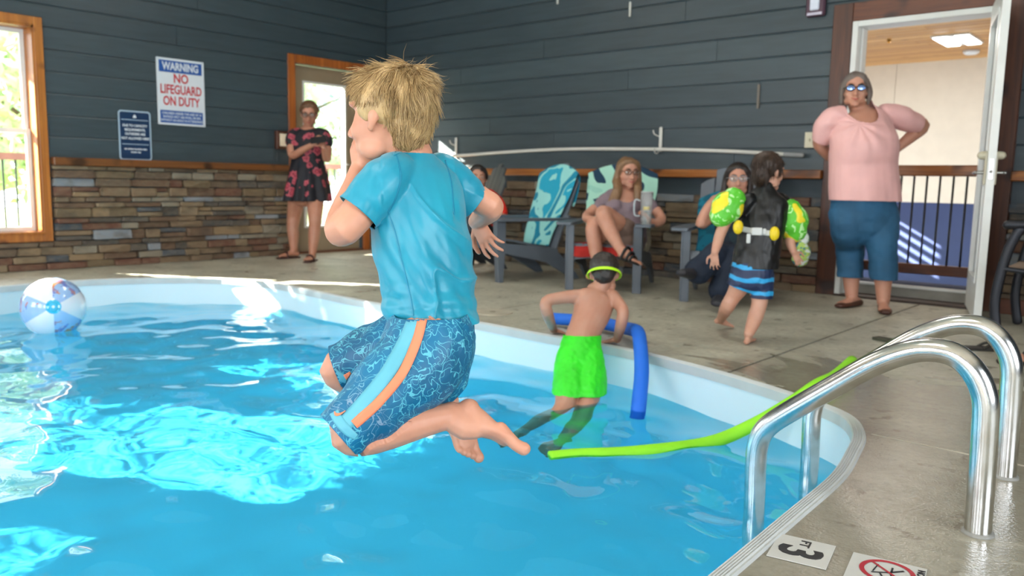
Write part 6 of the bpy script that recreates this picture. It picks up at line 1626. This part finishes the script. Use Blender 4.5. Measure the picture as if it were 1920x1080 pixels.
# ------------------------------------------------------------ person in red
D7 = 7.35
def T7(x, y, d=0): return P(x, y, D7+d)
F7 = (-FH+RH*.12).normalized(); hc7 = T7(896, 334, .0)
w, bm, a7, b7, c7 = seated('dark haired person in a red shirt seated behind the leaping boy', V((-5.45, 5.15, 0)), D7, hc7, F7, 1.0, T7(898, 356, .04),
    [(T7(899, 355, .05), .055, .05), (T7(901, 366, .05), .15, .08), (T7(902, 385, .05), .15, .11), (T7(900, 405, .05), .14, .11), (T7(898, 430, .0), .16, .12)], RH,
    [((T7(872, 372, .04), .044), (T7(864, 390, .0), .040), (T7(860, 404, -.08), .036), (T7(875, 412, -.2), .03), (T7(888, 414, -.26), .024)),
     ((T7(930, 372, .04), .044), (T7(940, 390, .0), .040), (T7(942, 406, -.08), .036), (T7(925, 414, -.2), .03), (T7(910, 416, -.26), .024))],
    [((T7(885, 432, .0), .08), (T7(874, 430, -.25), .07), (T7(866, 430, -.42), .056), (T7(862, 462, -.44), .05), (T7(860, 498, -.42), .035)),
     ((T7(908, 432, .0), .08), (T7(890, 432, -.25), .07), (T7(882, 434, -.42), .056), (T7(878, 466, -.44), .05), (T7(876, 503, -.42), .035))], [], SKA)
foot(bm, T7(860, 498, -.42), T7(861, 506, -.40), T7(852, 512, -.6), ZU, s=.95); foot(bm, T7(876, 503, -.42), T7(877, 510, -.40), T7(870, 517, -.6), ZU, s=.95)
hand(bm, T7(888, 414, -.26), RH-ZU*.3, ZU, .85, curl=.4); hand(bm, T7(910, 416, -.26), -RH-ZU*.3, ZU, .85, thumb=-1, curl=.4)
finish_body(bm, SKA, w, .008, 3); face(w, hc7, F7, ZU, 1.0)
q7 = lambda f, u, r=0: hc7 + a7*f + b7*u + c7*r
hair_long(w, hc7, a7, b7, c7, 1.0, HD, [[(.045, .085, .0, .024), (.03, .07, .055, .022), (.0, .0, .08, .018)], [(.045, .085, .0, .024), (.03, .07, -.055, .022), (.0, .0, -.08, .018)]], [], seed=5, cap=.98)
bm = bmesh.new(); tube(bm, [(T7(899, 359, .05), .07, .055), (T7(901, 367, .05), .155, .095), (T7(902, 385, .05), .168, .125), (T7(900, 408, .05), .165, .128), (T7(898, 428, .02), .17, .13)], side=RH, n=20)
limb(bm, (T7(880, 370, .05), .052), (T7(868, 380, .02), .055), (T7(863, 396, -.04), .050), n=16); limb(bm, (T7(922, 370, .05), .052), (T7(934, 380, .02), .055), (T7(941, 398, -.04), .050), n=16)
bm = remesh(bm, .008, 3); cut(bm, T7(899, 362, .05), ZU, .08); wrinkle(bm, .006, 12, seed=3); cloth('red_shirt', bm, plain('bright_red_cotton', '#d8230f', .7, var=.08), w, .004); tuck_all(w)
DKP = plain('black_trousers', '#17181d', .8)
bm = bmesh.new(); tube(bm, [(T7(898, 420, .02), .165, .125), (T7(898, 438, .0), .17, .12)], side=RH, n=18)
for x0, x1, x2 in ((885, 866, 862), (908, 882, 878)): limb(bm, (T7(x0, 432, .0), .09), (T7((x0+x1)/2, 431, -.22), .08), (T7(x1, 432, -.42), .066), (T7(x2, 464, -.44), .062), (T7(x2-1, 492, -.43), .058), n=16)
bm = remesh(bm, .008, 3); bmo('trousers', bm, DKP, w, True, True)

# ------------------------------------------------------------ dark haired woman
D8 = (V((-2.45, 5.35, 0))-CAMP).dot(FWD)
def T8(x, y, d=0): return P(x, y, D8+d)
F8 = (-FH-RH*.22+ZU*.05).normalized(); hc8 = T8(1383, 338, .0)
w, bm, a8, b8, c8 = seated('seated dark haired woman in dark clothes, one arm raised, behind the child in the vest', V((-2.45, 5.3, 0)), D8, hc8, F8, 1.0, T8(1386, 372, .05),
    [(T8(1386, 368, .06), .055, .05), (T8(1386, 384, .06), .15, .08), (T8(1386, 415, .04), .15, .11), (T8(1384, 450, .02), .14, .11), (T8(1382, 480, .0), .165, .12)], RH,
    [((T8(1350, 392, .02), .046), (T8(1330, 408, -.06), .043), (T8(1314, 420, -.12), .038), (T8(1326, 392, -.10), .034), (T8(1340, 372, -.05), .025)),
     ((T8(1424, 392, .03), .046), (T8(1436, 425, -.02), .042), (T8(1440, 452, -.08), .036), (T8(1428, 462, -.2), .032), (T8(1412, 466, -.28), .025))],
    [((T8(1366, 478, .0), .09), (T8(1350, 476, -.20), .078), (T8(1345, 474, -.42), .062), (T8(1325, 496, -.46), .052), (T8(1305, 512, -.50), .038)),
     ((T8(1402, 480, .0), .09), (T8(1382, 482, -.20), .078), (T8(1372, 482, -.40), .062), (T8(1358, 520, -.42), .052), (T8(1350, 552, -.42), .038))], [], SKB)
hand(bm, T8(1340, 372, -.05), RH*.75+ZU*.5, (-RH*.4+ZU*.7-FH*.3), .85, thumb=1, curl=.4)
hand(bm, T8(1412, 466, -.28), -RH, ZU-FH*.3, .85, thumb=-1, curl=.4)
finish_body(bm, SKB, w, .0075, 3); face(w, hc8, F8, ZU, 1.0, glasses=(plain('silver_frame', '#8f8f94', .3), GLASS))
q8 = lambda f, u, r=0: hc8 + a8*f + b8*u + c8*r
hair_long(w, hc8, a8, b8, c8, 1.0, HD, [[(.048, .082, .01, .024), (.035, .065, .06, .024), (.0, .0, .084, .024), (.0, -.08, .086, .026)], [(.048, .082, .01, .024), (.035, .065, -.055, .024), (.0, .0, -.082, .024), (.0, -.08, -.084, .024)]],
    [[(q8(-.01, -.06, -.083), .03, .03), (q8(.0, -.13, -.085), .034, .028), (q8(.02, -.22, -.08), .026, .02)], [(q8(-.01, -.06, .083), .03, .03), (q8(.0, -.13, .085), .034, .028), (q8(.02, -.22, .08), .026, .02)], [(q8(-.06, -.03), .07, .04), (q8(-.06, -.18), .08, .035)]], seed=15)
TLM = towel_mat('dark_print_top', '#14202c', '#1b2f36', '#3a5a4a', 9.0)
bm = bmesh.new(); tube(bm, [(T8(1386, 376, .06), .08, .06), (T8(1386, 386, .06), .155, .095), (T8(1386, 415, .03), .165, .13), (T8(1384, 450, .02), .158, .125), (T8(1382, 480, .0), .18, .135)], side=RH, n=20)
limb(bm, (T8(1360, 388, .03), .053), (T8(1346, 396, .0), .056), (T8(1334, 406, -.05), .052), n=16); limb(bm, (T8(1412, 388, .04), .053), (T8(1426, 398, .02), .056), (T8(1433, 415, .0), .052), n=16)
bm = remesh(bm, .0075, 3); cut(bm, T8(1386, 380, .0), ZU*.9-FH*.4, .08); wrinkle(bm, .006, 12, seed=2); cloth('dark_top', bm, TLM, w, .004); tuck_all(w)
NVT = plain('navy_trousers', '#0f1d30', .8, var=.15)
bm = bmesh.new(); tube(bm, [(T8(1382, 468, .02), .175, .13), (T8(1382, 488, .0), .18, .125)], side=RH, n=18)
limb(bm, (T8(1366, 478, .0), .10), (T8(1350, 476, -.20), .088), (T8(1343, 474, -.42), .078), (T8(1325, 494, -.46), .082), (T8(1308, 508, -.49), .086), n=16)
limb(bm, (T8(1402, 480, .0), .10), (T8(1384, 482, -.20), .088), (T8(1370, 484, -.40), .078), (T8(1358, 520, -.42), .080), (T8(1352, 545, -.42), .084), n=16)
bm = remesh(bm, .0075, 3); wrinkle(bm, .008, 9, seed=6); bmo('wide_trousers', bm, NVT, w, True, True)
SHO = plain('grey_black_shoe', '#2a2a30', .6)
for x, y, d, tx, ty, td_ in ((1303, 514, -.50, 1283, 512, -.62), (1350, 558, -.42, 1344, 570, -.60)):
    hh, tt_ = T8(x, y, d), T8(tx, ty, td_); dd = (tt_-hh).normalized(); bm = bmesh.new()
    tube(bm, [(hh-dd*.03, .036, .034), (hh+dd*.06, .040, .036), (hh+dd*.13, .046, .03), (hh+dd*.19, .040, .022)], side=RH, n=14, sub=3); tube(bm, [(hh+ZU*.05, .040), (hh, .040)], n=12, sub=1)
    bm = remesh(bm, .006, 2); bmo('shoe', bm, SHO, w, True, True)

# ------------------------------------------------------------ sitter beyond the right edge: sandalled foot and trouser leg
t = person('bare lower leg and dark sandal of a sitter at the right edge of the deck', V((-.55, 4.32, 0)))
hl_ = V((-.50, 4.34, .018)); tl_ = V((-.695, 4.28, .018))
bm = bmesh.new(); ak = hl_+V((-.005, .0, .08)); limb(bm, (ak, .036), (ak+V((.01, .02, .12)), .046), (ak+V((.03, .05, .26)), .056), (ak+V((.05, .06, .38)), .058))
limb(bm, (ak+V((.05, .06, .38)), .062), (ak+V((.14, .25, .41)), .075), (ak+V((.22, .45, .42)), .085))
foot(bm, ak, hl_, tl_, ZU, 1.0, side=1); finish_body(bm, SKA, t, .006, 3)
dd = (tl_-hl_).normalized(); rr_ = dd.cross(ZU); bm = bmesh.new(); tube(bm, [(hl_-dd*.02-ZU*.008, .036, .010), (hl_.lerp(tl_, .5)-ZU*.008, .038, .010), (tl_+dd*.02-ZU*.008, .044, .010)], side=rr_, n=14, sub=3)
for f_ in (.60, .78):
    md = hl_.lerp(tl_, f_); tube(bm, [(md+rr_*.046, .008), (md+rr_*.022+ZU*.036, .010), (md-rr_*.022+ZU*.036, .010), (md-rr_*.046, .008)], n=8, sub=4)
bmo('sandal', bm, BST, t, True, True)

for o in bpy.data.objects:
    if o.type == 'MESH' and o.name.split('.')[0] in ('slab', 'body'): pass
pool.children[0].cycles.is_caustics_receiver = True
for o in bpy.data.objects:
    if o.type == 'MESH' and o.parent in (pb, ) and o.name.startswith(('body', 'swim_trunks')): o.cycles.is_caustics_receiver = True
